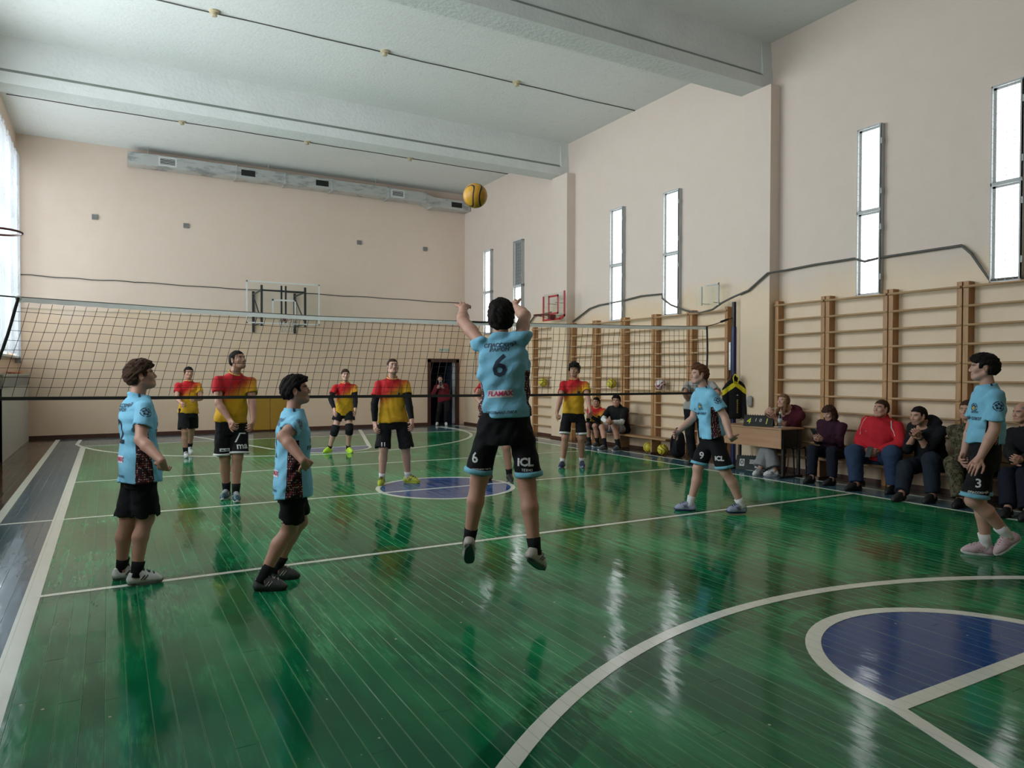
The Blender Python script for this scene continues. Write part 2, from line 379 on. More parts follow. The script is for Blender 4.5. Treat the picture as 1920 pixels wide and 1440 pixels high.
for k, (cx, cy, ln, roll, pit) in enumerate(planks):
    if k in chosen:
        o = bpy.data.objects.new('plank', plank_me); COL.objects.link(o); o.parent = floor
        o.location = Vector((cx, cy, 0)) - floor.location; o.scale = (1, ln, 1); o.rotation_euler = (pit / 3, roll, 0)
    else:
        q = pv * (1, ln, 1); z = q[:, 2] - q[:, 0] * roll
        base = len(sv) * 12
        sv.append(np.stack([q[:, 0] + cx, q[:, 1] + cy, z], 1)); sf += [tuple(base + j for j in f) for f in PF]
me = bpy.data.meshes.new('plank_rest'); me.from_pydata(np.concatenate(sv).tolist(), [], sf)
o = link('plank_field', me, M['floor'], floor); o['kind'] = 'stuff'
_rz = [0.0012]
def ribbon(pts, wd, closed=False):
    _rz[0] += 0.00012; rz = _rz[0]
    pts = [Vector((p[0], p[1], 0)) for p in pts]; n = len(pts); L, R = [], []
    for i in range(n):
        t = (pts[(i + 1) % n] - pts[i - 1]) if closed else (pts[min(i + 1, n - 1)] - pts[max(i - 1, 0)])
        t.normalize(); s = Vector((-t.y, t.x, 0)) * wd / 2
        L.append(pts[i] + s); R.append(pts[i] - s)
    v = [(p.x, p.y, rz) for p in L] + [(p.x, p.y, rz) for p in R]
    v += [(p.x, p.y, -0.002) for p in L] + [(p.x, p.y, -0.002) for p in R]
    f = []
    for i in range(n if closed else n - 1):
        j = (i + 1) % n
        f += [(i, n + i, n + j, j), (i, j, 2 * n + j, 2 * n + i), (n + j, n + i, 3 * n + i, 3 * n + j)]
    me = bpy.data.meshes.new('court_line'); me.from_pydata(v, [], f); return link('court_line', me, M['line'], floor)
def arc(cx, cy, r, a0, a1, n=48, ry=None):
    return [(cx + r * math.cos(math.radians(a0 + (a1 - a0) * i / n)), cy + (ry or r) * math.sin(math.radians(a0 + (a1 - a0) * i / n))) for i in range(n + 1)]
ribbon([(-0.47, Y0 + 0.3), (-0.47, 17.2)], 0.10); ribbon([(-0.47, 17.2), (-0.60, 17.9), (-0.57, 19.1)], 0.07)
ribbon([(-1.02, Y0 + 0.3), (-1.02, 19.35)], 0.085)
ribbon([(8.46, Y0 + 0.3), (8.46, 19.2)], 0.05); ribbon([(9.0, Y0 + 0.3), (9.0, 19.35)], 0.045)
ribbon([(-0.47, ATT), (8.46, ATT)], 0.055); ribbon([(-1.02, CEN), (8.46, CEN)], 0.055); ribbon([(-0.42, FAT), (8.46, FAT)], 0.05)
ribbon([(-0.47, 17.45), (8.46, 17.45)], 0.05)
ribbon(arc(4.0, 8.9, 0.915, 0, 357, 63), 0.06, True)
ribbon(arc(4.0, -0.83, 4.2, 25, 155, 64), 0.085)
ribbon(arc(4.12, 2.0, 0.92, 0, 180, 40), 0.085); ribbon([(3.18, 2.0), (5.06, 2.0)], 0.085)
ribbon([(3.2, 2.02), (3.03, 1.53), (2.5, 0.05)], 0.08); ribbon([(5.04, 2.02), (5.21, 1.53), (5.74, 0.05)], 0.08)
ribbon(arc(3.87, 14.78, 0.95, 180, 360, 40), 0.06); ribbon([(2.92, 14.78), (4.82, 14.78)], 0.055)
ribbon([(4.82, 14.7), (5.97, 19.0)], 0.085); ribbon([(2.92, 14.9), (1.78, 18.9)], 0.07)
ribbon(arc(3.93, 18.05, 4.45, 191, 360, 64) + [(8.3, 19.0)], 0.075)

ceiling = MB().box((XL - 0.3, Y0 - 0.3, ZC), (XR + 0.3, YB + 0.3, ZC + 0.2)).build('ceiling', M['ceil']); tag(ceiling, 'whitewashed ceiling crossed by deep beams', 'ceiling', kind='structure')
for yb in (2.15, 8.16, 14.12):
    pr = [(yb + .05, 7.0), (yb + .05, 6.45), (yb, 6.41), (yb, 6.22), (yb + .46, 6.22), (yb + .46, 6.41), (yb + .41, 6.45), (yb + .41, 7.0)]
    b = MB().prism(pr, 'x', XL, XR - 0.0).build('beam', M['beam'], ceiling)
    MB().prism([(yb + .052, 6.47), (yb - .001, 6.42), (yb - .001, 6.408), (yb + .052, 6.445)], 'x', XL, XR - 0.25).build('ledge_shadow', M['ledge_shadow'], b)
    MB().prism([(yb + .1, 6.99), (yb + .1, 6.40), (yb + .005, 6.40), (yb + .005, 6.46), (yb + .05, 6.99)], 'x', XR - 0.22, XR).build('beam_end', M['beam'], b)
MB().box((XL - 0.3, Y0 - 0.3, 0), (XR + 0.3, Y0, ZC)).build('wall_front', M['wall']).__setitem__('kind', 'structure')
wr = MB().box((XR, Y0, -0.02), (XR + 0.3, YB + 0.3, ZC)).build('wall_right', M['wall_right']); tag(wr, 'cream plaster side wall with narrow windows and pilasters', 'wall', kind='structure')
for ya, yb in ((2.0, 2.6), (8.0, 8.6), (13.86, 14.5)):
    MB().box((9.29, ya, 0), (XR + 0.01, yb, 6.22)).build('pilaster', M['wall_right'], wr)
# back wall with the door opening
DX0, DX1, DZ = 8.36, 9.25, 1.93
wb = MB()
wb.box((XL - 0.3, YB, -0.02), (DX0, YB + 0.3, ZC)).box((DX1, YB, -0.02), (XR, YB + 0.3, ZC)).box((DX0, YB, DZ), (DX1, YB + 0.3, ZC))
wb = wb.build('wall_back', M['wall']); tag(wb, 'beige plaster end wall behind the far hoop', 'wall', kind='structure')
wl = MB(); ys = [Y0] + [v for ab in LWIN for v in ab] + [YB]
wl.box((XL - 0.3, Y0, -0.02), (XL, YB, WZ0)).box((XL - 0.3, Y0, WZ1), (XL, YB, ZC))
for a, b in zip(ys[::2], ys[1::2]): wl.box((XL - 0.3, a, WZ0), (XL, b, WZ1))
wl = wl.build('wall_left', M['wall']); tag(wl, 'beige plaster wall with the tall daylight windows', 'wall', kind='structure')
# baseboards
tag(MB().box((XL, YB - 0.022, 0), (DX0 - 0.06, YB, 0.075)).build('baseboard_back', M['baseb']), kind='structure')
tag(MB().box((XR - 0.022, Y0, 0), (XR, YB, 0.06)).build('baseboard_right', M['baseb']), kind='structure')
for ya, yb in ((8.0, 8.6), (13.86, 14.5)): MB().box((9.272, ya - 0.015, 0), (9.30, yb + 0.015, 0.06)).build('trim_1', M['baseb'])['kind'] = 'structure'
# left windows: frames, panes, curtains
wn = 7
for (a, b) in LWIN:
    r = empty('window_%d' % wn, (XL - 0.2, (a + b) / 2, WZ0), kind='structure'); wn += 1
    fr = MB(); n = max(2, round((b - a) / 1.35))
    for i in range(n + 1):
        y = a + (b - a) * i / n; fr.box((XL - 0.26, y - 0.05 if i else y, WZ0), (XL - 0.16, y + 0.05 if i < n else y, WZ1))
    for z in (WZ0, 3.4, 4.9, WZ1): fr.box((XL - 0.25, a, z - 0.045), (XL - 0.17, b, z + 0.045))
    fr.build('window_frame', M['white_paint'], r)
    MB().box((XL - 0.215, a, WZ0), (XL - 0.205, b, WZ1)).build('pane', M['glass'], r)
    MB().box((XL - 0.16, a, WZ0 - 0.04), (XL + 0.1, b, WZ0)).build('window_sill', M['white_paint'], r)
def curtain(ya, yb, z0, z1, label, ph=0):
    n = 60; v, f = [], []
    for i in range(n + 1):
        t = i / n; y = ya + (yb - ya) * t
        for j, z in enumerate((z0, (z0 + z1) / 2, z1)):
            x = XL + 0.07 + 0.035 * math.sin(t * 34 + ph + j * .3) + 0.012 * math.sin(t * 83)
            v.append((x, y, z))
    for i in range(n):
        for j in range(2): f.append((i * 3 + j, i * 3 + 3 + j, i * 3 + 4 + j, i * 3 + 1 + j))
    me = bpy.data.meshes.new('curtain'); me.from_pydata(v, [], f); o = link('curtain', me, M['curtain'], None, True)
    md = o.modifiers.new('thick', 'SOLIDIFY'); md.thickness = 0.004
    tag(o, label, 'curtain', 'curtains on the tall windows')
curtain(17.62, 18.92, 1.95, 6.35, 'white curtain drawn over the last tall pane before the corner')
curtain(15.6, 17.45, 1.95, 6.35, 'wide white curtain drawn over the window, further from the corner', 1)
curtain(18.95, 19.4, 1.75, 6.38, 'long white curtain hanging beside the far left corner', 2)
# right windows: daylit panes in steel boxes with wire guards
def right_window(n, ya, yb, zs, label, vent=False, tiltlow=0.0):
    r = empty('window_%d' % n, (XR, (ya + yb) / 2, zs[-1]), kind='structure'); tag(r, label, 'window')
    D = 0.085
    for k, (z1, z0) in enumerate(zip(zs, zs[1:])):
        dy = tiltlow if k else 0.0
        lo = MB().box((XR - 0.012, ya + .05, z0 + .03), (XR - 0.004, yb - .03, z1 - .03)); lo.build('pane', M['grey_box'] if (vent and k == 0) else M['pane'], r)
        fr = MB(); t = 0.022
        def bar(y0_, y1_, z0_, z1_, x0=XR - D, x1=XR): fr.box((x0, y0_, z0_), (x1, y1_, z1_))
        bar(ya, ya + 0.012, z0, z1); bar(yb - .012, yb, z0, z1, XR - D, XR - D + .03); bar(ya, yb, z1 - .02, z1, XR - D, XR - D + .03); bar(ya, yb, z0, z0 + .02, XR - D, XR - D + .03)
        bar(ya, ya + .03, z0, z1, XR - D, XR - D + .012)
        bar(ya + .02, ya + .055, z0, z1, XR - .03, XR); bar(yb - .035, yb, z0, z1, XR - .03, XR); bar(ya, yb, z1 - .04, z1, XR - .03, XR); bar(ya, yb, z0, z0 + .04, XR - .03, XR)
        f_ = fr.build('window_frame', M['grey_paint'], r)
        for hz in (z0 + .25, z1 - .25): MB().box((XR - D - .006, ya - .012, hz - .04), (XR - D + .02, ya + .004, hz + .04)).build('hinge', M['grey_paint'], r)
        g = MB(); nz = int((z1 - z0) / 0.085)
        for i in range(1, nz): z = z0 + (z1 - z0) * i / nz; g.box((XR - D + .001, ya + .01, z - .002), (XR - D + .005, yb - .01, z + .002))
        for i in range(1, 4): y = ya + (yb - ya) * i / 4; g.box((XR - D + .001, y - .002, z0 + .02), (XR - D + .005, y + .002, z1 - .02))
        gg = g.build('wire_guard', M['grey_paint'], r); gg['kind'] = 'stuff'
WINS = [(4.42, 4.77, 'narrow window closest to the camera, above the wall bars'), (6.2, 6.57, 'narrow window above the second near wall bar bay, lower half slightly skewed'),
        (10.28, 10.72, 'narrow window with a cable looping across its foot'), (11.98, 12.42, 'narrow window just beyond the far red backboard, left of the looped cable'),
        (16.2, 16.65, 'narrow window with a grey louvre in its upper half'), (17.95, 18.40, 'narrow window nearest the far corner')]
for i, (a, b, lab) in enumerate(WINS):
    right_window(i + 1, a, b, (5.08, 3.88, 2.68), lab, vent=(i == 4))
# door
dr = empty('door_1', ((DX0 + DX1) / 2, YB, 0), kind='structure'); tag(dr, 'dark brown doorway standing open in the end wall', 'door')
f = MB(); f.box((DX0 - .07, YB - .03, 0), (DX0 + .03, YB + .12, DZ + .03)).box((DX1 - .03, YB - .03, 0), (DX1 + .07, YB + .12, DZ + .03)).box((DX0 - .07, YB - .03, DZ - .05), (DX1 + .07, YB + .12, DZ + .06))
f.build('door_frame', M['maroon_wood'], dr)
c = MB(); c.box((DX0 - .3, YB + .3, -0.02), (DX0, YB + 1.6, 2.3)).box((DX1, YB + .3, -0.02), (DX1 + .3, YB + 1.6, 2.3)).box((DX0 - .3, YB + 1.6, -0.02), (DX1 + .3, YB + 1.7, 2.3)).box((DX0 - .3, YB + .3, 2.1), (DX1 + .3, YB + 1.7, 2.3)).box((DX0 - .3, YB + .0, -0.1), (DX1 + .3, YB + 1.7, -0.001))
c.build('corridor', M['corridor'], dr)
lf = MB().box((DX1 - .10, YB + .10, 0.01), (DX1 - .05, YB + .92, DZ - .06)).build('door_leaf', M['corridor'], dr)
MB().box((DX1 - .105, YB + .05, 0.01), (DX1 - .03, YB + .10, DZ - .05)).build('door_edge', M['grey_paint'], dr)
MB().tube([(DX1 - .10, YB + .82, 1.0), (DX1 - .15, YB + .82, 1.0), (DX1 - .15, YB + .70, 1.0)], 0.01).build('handle', M['galv'], lf)

# ================================================================== THINGS ON THE WALLS AND CEILING
# galvanised duct
YD = YB - 0.42
duct = empty('ventilation_duct', (5, YB - .2, 6.4), 'galvanised ventilation duct hung along the top of the end wall', 'duct')
secs = [(0.42, 2.86, 0.0), (2.86, 4.08, -.01), (4.08, 5.32, -.015), (5.32, 6.92, -.02), (6.92, 8.05, -.03), (8.25, 9.5, -.13)]
for k, (a, b, dz) in enumerate(secs):
    MB().box((a, YD, 6.55 + dz), (b - .004, YD + .38, 6.83 + dz)).build('duct_section', M['galv'], duct)
    if k: MB().box((a - .02, YD - .025, 6.525 + dz), (a + .02, YD + .40, 6.855 + dz)).build('flange', M['galv'], duct)
MB().prism([(8.05, 6.52), (8.25, 6.42), (8.25, 6.70), (8.05, 6.80)], 'y', YD, YD + .38).build('duct_offset', M['galv'], duct)
MB().box((8.03, YD - .025, 6.495), (8.07, YD + .4, 6.825)).build('flange', M['galv'], duct)
for gx, dz, white in ((1.28, 0, True), (3.15, -.01, False), (5.05, -.015, False), (7.2, -.03, True), (9.05, -.13, False)):
    g = empty('grille', (gx, YD, 6.69 + dz)); g.parent = duct; g.location = Vector((gx, YD, 6.69 + dz)) - duct.location
    MB().box((gx - .17, YD - .006, 6.69 - .075 + dz), (gx + .17, YD + .004, 6.69 + .075 + dz)).build('grille_opening', M['black'], g)
    if white:
        m_ = MB(); z = 6.69 + dz
        m_.box((gx - .20, YD - .015, z + .075), (gx + .20, YD, z + .105)).box((gx - .20, YD - .015, z - .105), (gx + .20, YD, z - .075)).box((gx - .20, YD - .015, z - .08), (gx - .165, YD, z + .08)).box((gx + .165, YD - .015, z - .08), (gx + .20, YD, z + .08))
        m_.build('grille_frame', M['white_paint'], g)
        for i in range(4): MB().box((gx - .165, YD - .012, z - .06 + i * .036), (gx + .165, YD - .004, z - .048 + i * .036)).build('slat', M['white_paint'], g)
for hx in (0.85, 3.65, 6.55): MB().tube([(hx, YD + .02, 6.83), (hx, YD + .02, 7.0)], 0.008, 6).build('hanger', M['galv'], duct)
for k, (x, z) in enumerate(((-0.27, 5.26), (1.72, 5.26), (6.2, 5.25), (8.21, 5.24))):
    o = MB().box((x - .065, YB - .03, z - .06), (x + .065, YB, z + .06), 0.006).build('wall_vent', M['grey_box'])
    tag(o, ('first', 'second', 'third', 'fourth')[k] + ' small grey square on the end wall, counted from the windows', 'vent', 'small grey squares high on the end wall')
def cable(name, pts, r, mat, label, cat='cable', seg=6):
    o = MB().tube(pts, r, seg).build(name, mat, None, True); tag(o, label, cat); return o
def wav(a, b, n, amp, drop=0):
    a, b = Vector(a), Vector(b); return [a + (b - a) * (i / n) + Vector((0, 0, amp * math.sin(i * 1.7) + amp * .6 * math.sin(i * .77 + 1) - drop * math.sin(math.pi * i / n))) for i in range(n + 1)]
cable('wall_cable', wav((XL + .03, YB - .015, 3.78), (0.6, YB - .015, 3.76), 10, .01) + wav((0.6, YB - .015, 3.76), (9.42, YB - .015, 3.69), 24, .008), .012, M['cable'], 'dark cable slung across the end wall behind the glass backboard')
cable('wall_conduit', [(XL + .02, YB - .012, 3.02), (2.5, YB - .012, 3.01), (9.5, YB - .012, 2.99)], .014, M['beige_pipe'], 'beige conduit running level across the end wall under the cable')
for k, yy in enumerate((11.64, 17.05)):
    cable('ceiling_cable', wav((XL + .1, yy + .05, ZC - .012), (XR - .02, yy + .03, ZC - .012), 24, .004), .009, M['cable'], ('thin cable along the ceiling between the two beams', 'thin cable along the ceiling beyond the far beam')[k])
    for j, x in enumerate((1.41, 4.09, 6.66)):
        r = empty('ceiling_lamp', (x, yy, ZC), ('near', 'far')[k] + ' row of bare ceiling lamp holders, ' + ('closest to the tall windows', 'middle one', 'closest to the narrow windows')[j], 'lamp', 'bare lamp holders on the ceiling')
        MB().lathe([(.075, ZC), (.075, ZC - .02), (.05, ZC - .035)], (x, yy, 0), 16).build('lamp_base', simple('aged_cream_plastic', (.50, .42, .28), .5) if (k, j) == (0, 0) else bpy.data.materials['aged_cream_plastic'], r)
        MB().lathe([(.04, ZC - .03), (.045, ZC - .075), (.03, ZC - .085)], (x, yy, 0), 14).build('lamp_socket', bpy.data.materials['aged_cream_plastic'], r)
# emergency sign
r = empty('exit_sign', (8.81, YB - .02, 2.2), 'small white exit sign above the dark doorway', 'sign')
MB().box((8.66, YB - .035, 2.2), (8.96, YB - .002, 2.31), .005).build('sign_panel', M['plastic_white'], r)
def flat_text(txt, size, origin, right, up, mat, parent, name='lettering', align='CENTER', ext=0.0015, shear=0.0):
    cu = bpy.data.curves.new('t', 'FONT'); cu.body = txt; cu.size = size; cu.align_x = align; cu.align_y = 'CENTER'; cu.extrude = ext; cu.shear = shear; cu.resolution_u = 3
    ob = bpy.data.objects.new('t', cu); COL.objects.link(ob)
    me = bpy.data.meshes.new_from_object(ob.evaluated_get(bpy.context.evaluated_depsgraph_get()))
    bpy.data.objects.remove(ob); bpy.data.curves.remove(cu)
    R_, U_ = Vector(right).normalized(), Vector(up).normalized(); N_ = R_.cross(U_)
    me.transform(Matrix(((R_.x, U_.x, N_.x, origin[0]), (R_.y, U_.y, N_.y, origin[1]), (R_.z, U_.z, N_.z, origin[2]), (0, 0, 0, 1))))
    me.materials.clear(); return link(name, me, mat, parent)
flat_text('ВЫХОД', .085, (8.81, YB - .0375, 2.255), (1, 0, 0), (0, 0, 1), simple('green_print', (.03, .22, .08), .5), r)
cable('light_pull', [(9.45, YB - .9, 2.45), (9.46, YB - .9, 1.8), (9.44, YB - .9, 1.5)], .008, M['black'], 'thin black cord with a switch hanging beside the doorway', 'cord')
# mustard wall pads
for k, (a, b) in enumerate(((3.32, 3.75), (3.76, 4.36))):
    o = MB().box((a, YB - .05, 0.03), (b, YB - .022, 0.94), .008).build('wall_pad', M['mustard']); tag(o, ('narrower', 'wider')[k] + ' mustard yellow pad leaning on the end wall', 'pad', 'mustard wall pads')

# end wall hoop: clear backboard on a steel frame
YBB = 18.55
bb = empty('basketball_hoop', (3.86, YB, 2.7), 'clear backboard with white edges on a dark steel wall frame, far end', 'hoop')
MB().box((2.96, YBB, 2.78), (4.76, YBB + .012, 3.83)).build('backboard', M['acrylic'], bb)
f = MB(); t = .03
f.box((2.96, YBB - .004, 3.80), (4.76, YBB + .016, 3.83)).box((2.96, YBB - .004, 2.78), (4.76, YBB + .016, 2.81)).box((2.96, YBB - .004, 2.78), (2.99, YBB + .016, 3.83)).box((4.73, YBB - .004, 2.78), (4.76, YBB + .016, 3.83))
f.build('backboard_edge', M['white_paint'], bb)
f = MB(); f.box((3.57, YBB - .005, 3.36), (4.16, YBB, 3.40)).box((3.57, YBB - .005, 2.93), (3.61, YBB, 3.40)).box((4.12, YBB - .005, 2.93), (4.16, YBB, 3.40)).build('target_square', M['white_print'], bb)
for x in (3.33, 4.40): MB().box((x - .025, YBB + .02, 2.72), (x + .025, YBB + .07, 3.74)).build('frame_upright', M['dark_metal'], bb)
for x in (3.81, 3.915): MB().box((x - .02, YBB + .02, 2.8), (x + .02, YBB + .06, 3.75)).build('frame_upright', M['dark_metal'], bb)
f = MB(); f.box((3.3, YBB + .07, 3.60), (4.42, YBB + .11, 3.64)).build('frame_rail', M['dark_metal'], bb)
for x in (3.33, 4.40):
    MB().tube([(x, YBB + .07, 3.62), (x, YB, 3.62)], .022, 6).build('frame_arm', M['dark_metal'], bb)
    MB().tube([(x, YBB + .07, 2.80), (x, YB, 2.80)], .022, 6).build('frame_arm', M['dark_metal'], bb)
    MB().tube([(x, YB - .03, 3.58), (x, YBB + .07, 2.84)], .018, 6).build('frame_brace', M['dark_metal'], bb)
    MB().box((x - .03, YB - .04, 2.62), (x + .03, YB, 3.70)).build('wall_plate', M['dark_metal'], bb)
def hoop(parent, c, d, r, mat, net=True, netmat=None):
    c = Vector(c); pts = [c + Vector((r * math.cos(2 * math.pi * i / 28), r * math.sin(2 * math.pi * i / 28), 0)) for i in range(28)]
    MB().tube(pts, .011, 8, True).build('rim', mat, parent, True)
    d = Vector(d); s = Vector((-d.y, d.x, 0))
    MB().obox(c - d * (r + .06) - Vector((0, 0, .03)), d, s, Vector((0, 0, 1)), (.14, .12, .10)).build('rim_bracket', mat, parent)
    for q in (-1, 1): MB().tube([c - d * (r + .1) - Vector((0, 0, .1)), c + s * q * r * .8 + Vector((0, 0, -.01))], .006, 6).build('rim_brace', mat, parent)
    if net:
        m_ = MB()
        for i in range(12):
            for q in (-1, 1):
                pl = []
                for j in range(6):
                    a = 2 * math.pi * (i + q * j * .5) / 12; rr = r * (1 - .08 * j) if j < 5 else r * .55
                    pl.append(c + Vector((rr * math.cos(a), rr * math.sin(a), -.075 * j)))
                m_.tube(pl, .004, 4)
        o = m_.build('hoop_net', netmat or M['hoop_net'], parent); o['kind'] = 'stuff'
hoop(bb, (3.86, YBB - .36, 2.93), (0, -1, 0), .225, M['dark_red'])
# small red backboard on the pilaster
rb = empty('basketball_hoop', (9.0, 13.9, 2.7), 'small clear backboard with red edges on the side wall pilaster', 'hoop')
XB = 9.02
MB().box((XB, 13.55, 2.80), (XB + .01, 14.45, 3.42)).build('backboard', M['acrylic'], rb)
f = MB(); f.box((XB - .006, 13.53, 2.86), (XB + .015, 13.575, 3.44)).box((XB - .006, 14.43, 2.82), (XB + .015, 14.475, 3.38)).box((XB - .006, 13.72, 2.79), (XB + .015, 14.475, 2.835))
f.prism([(13.53, 2.90), (13.575, 2.90), (13.75, 2.835), (13.75, 2.79), (13.70, 2.79), (13.53, 2.86)], 'x', XB - .006, XB + .015).build('backboard_edge', M['red_paint'], rb)
f = MB(); f.box((XB - .009, 13.79, 3.33), (XB - .001, 14.22, 3.375)).box((XB - .009, 13.79, 2.93), (XB - .001, 14.22, 2.97)).box((XB - .009, 13.79, 2.93), (XB - .001, 13.83, 3.375)).box((XB - .009, 14.18, 2.93), (XB - .001, 14.22, 3.375)).build('target_square', M['red_paint'], rb)
for y, z in ((13.95, 3.2), (14.3, 3.2), (13.95, 2.9), (14.3, 2.9)): MB().tube([(XB + .012, y, z), (9.3, y, z)], .010, 6).build('bracket', M['beige_pipe'], rb)
hoop(rb, (XB - .31, 14.0, 2.90), (-1, 0, 0), .2, M['dark_red'], False)
# clear backboard further along the side wall
cb = empty('basketball_hoop', (9.3, 9.6, 2.75), 'clear plastic backboard without a rim on the side wall above the far wall bars', 'backboard')
MB().box((9.30, 9.12, 2.78), (9.31, 9.66, 3.14)).build('backboard', M['acrylic'], cb)
f = MB(); f.box((9.297, 9.11, 2.76), (9.315, 9.13, 3.16)).box((9.297, 9.52, 2.78), (9.315, 9.535, 3.12)).box((9.297, 9.11, 3.12), (9.315, 9.40, 3.14)).build('backboard_edge', M['grey_paint'], cb)
for y in (9.25, 9.55): MB().tube([(9.31, y, 2.82), (XR, y, 2.82)], .008, 6).build('bracket', M['beige_pipe'], cb)
# hoop on the left wall, its rim enters the picture
lh = empty('basketball_hoop', (XL, 9.0, 2.9), 'dark rim on the window side, entering the picture at its edge', 'hoop')
MB().box((-1.45, 8.55, 2.85), (-1.43, 9.45, 3.5)).build('backboard', M['white_paint'], lh)
for y in (8.7, 9.3): MB().tube([(-1.45, y, 3.1), (XL, y, 3.1)], .02, 6).build('bracket', M['dark_metal'], lh)
hoop(lh, (-1.0, 9.0, 3.0), (1, 0, 0), .225, M['dark_red'], False)

# conduits on the side wall
XC = XR - .05
def sidepts(l): return [Vector((XC, y, z)) for y, z in l]
cable('side_cable', sidepts([(14.35, 2.35), (14.0, 2.72), (13.62, 2.86), (13.2, 3.02), (12.85, 3.07), (12.1, 3.09), (11.4, 3.14), (10.75, 3.12)]) +
      [Vector((XC - .06, 10.70, 3.03)), Vector((XC - .07, 10.45, 2.88)), Vector((XC - .07, 10.05, 2.74)), Vector((XC - .1, 9.65, 2.66)), Vector((XC - .12, 9.3, 2.70)), Vector((XC - .14, 9.05, 2.80))] +
      [Vector((9.26, 8.75, 2.86)), Vector((9.25, 8.4, 2.94)), Vector((9.25, 8.0, 3.18)), Vector((XC, 7.85, 3.22)), Vector((XC, 7.3, 3.24)), Vector((XC, 6.62, 3.24)), Vector((XC - .09, 6.4, 3.16)), Vector((XC, 6.18, 3.20)), Vector((XC, 5.7, 3.20)), Vector((XC, 5.12, 3.20)), Vector((XC, 5.0, 3.08)), Vector((XC, 4.78, 2.72)), Vector((XC, 3.0, 2.70))], .018, M['cable'], 'grey cable bundle sagging along the side wall past the windows')
cable('side_conduit', [(XC, 16.2, 2.6), (XC, 15.6, 3.02), (XC, 14.7, 3.06)], .02, M['cable'], 'bent grey conduit beyond the far pilaster beside the small red backboard', 'pipe')

# radiator cover under the far left window
rc = empty('radiator_cover', (-1.68, 17.5, 0), 'tall painted panel casing below the far left window', 'radiator cover')
y = 15.0
while y < 19.6:
    MB().box((-1.64, y, 0), (-1.60, min(y + .575, 19.65), 1.27)).build('panel', M['cover_panel'], rc); y += .58
MB().box((-1.655, 15.0, 1.27), (-1.585, 19.65, 1.50)).build('top_rail', M['cover_dark'], rc)
MB().box((XL, 15.0, 1.48), (-1.57, 19.65, 1.52)).build('sill_board', M['cover_panel'], rc)
for ye in (15.0, 19.60): MB().box((XL, ye, 0), (-1.605, ye + .05, 1.48)).build('end_panel', M['cover_panel'], rc)
v, f = [], []
for i in range(9):
    for j in range(7): v.append((-1.78 + i * .022, 17.3 + j * .2 + .03 * math.sin(i), 1.525 + .03 * abs(math.sin(i * 1.3 + j * 1.7)) + .012 * math.sin(i * 3.1 + j)))
for i in range(8):
    for j in range(6): f.append((i * 7 + j, i * 7 + 7 + j, i * 7 + 8 + j, i * 7 + 1 + j))
me = bpy.data.meshes.new('cloth'); me.from_pydata(v, [], f); o = link('folded_cloth', me, M['orange'], None, True); o.modifiers.new('thick', 'SOLIDIFY').thickness = .012
tag(o, 'crumpled orange cloth lying on the radiator casing', 'cloth')

# ================================================================== WALL BARS, BENCHES AND FLOOR THINGS
post_me = rung_me = None
def wallbars(ya, yb, label, short=False):
    r = empty('wall_bars', (9.46, (ya + yb) / 2, 0), label, 'wall bars', 'wall bar bays along the side wall')
    for y in (ya + .035, yb - .035): MB().box((9.385, y - .033, 0.0), (XR, y + .033, 2.73), .004).build('post', M['post_wood'], r)
    for i in range(11):
        z = 2.66 - .24 * i; n = 10; pts = [(.021 * math.cos(2 * math.pi * k / n), .017 * math.sin(2 * math.pi * k / n)) for k in range(n)]
        x = 9.395 if i else 9.375
        MB().prism([(x + a, z + b) for a, b in pts], 'y', ya + .012, yb - .012).build('rung', M['rung_wood'], r, False)
names = ['wall bar bay right beside the pilaster at the scorer table', 'wall bar bay behind the woman with the phone', 'wall bar bay behind the man in red', 'wall bar bay at the picture edge, closest to the camera']
for (a, b), n in zip(((7.045, 7.97), (6.05, 7.035), (5.06, 6.04), (4.06, 5.05)), names): wallbars(a, b, n)
wallbars(3.06, 4.05, 'wall bar bay behind the old man, mostly outside the picture')
names = ['far wall bar bay next to the blue net post', 'far wall bar bay behind the grey shirted referee', 'far wall bar bay holding the red and white ball', 'far wall bar bay above the boy in black', 'far wall bar bay just before the far pilaster']
for (a, b), n in zip(((8.98, 9.92), (9.93, 10.91), (10.92, 11.89), (11.9, 12.90), (12.91, 13.84)), names): wallbars(a, b, n)
wallbars(14.55, 15.56, 'wall bar bay beyond the far pilaster, half hidden')

def bench(ya, yb, label, legs, x0=9.04, x1=9.32):
    r = empty('gym_bench', ((x0 + x1) / 2, (ya + yb) / 2, 0), label, 'bench', 'low wooden gym benches')
    MB().box((x0, ya, .295), (x1, yb, .33), .006).build('seat', M['bench_wood'], r)
    for y in legs:
        MB().box((x0 + .04, y - .02, 0.04), (x1 - .04, y + .02, .295)).build('leg', M['bench_wood'], r); MB().box((x0 - .0, y - .035, 0), (x1, y + .035, .045)).build('foot', M['brown_paint'], r)
bench(10.17, 13.2, 'low wooden bench the two boys sit on, below the far wall bars', (10.62, 11.6, 12.4, 13.0))
bench(2.6, 7.02, 'low wooden bench the spectators share, below the near wall bars', (3.0, 4.9, 6.35, 6.9))

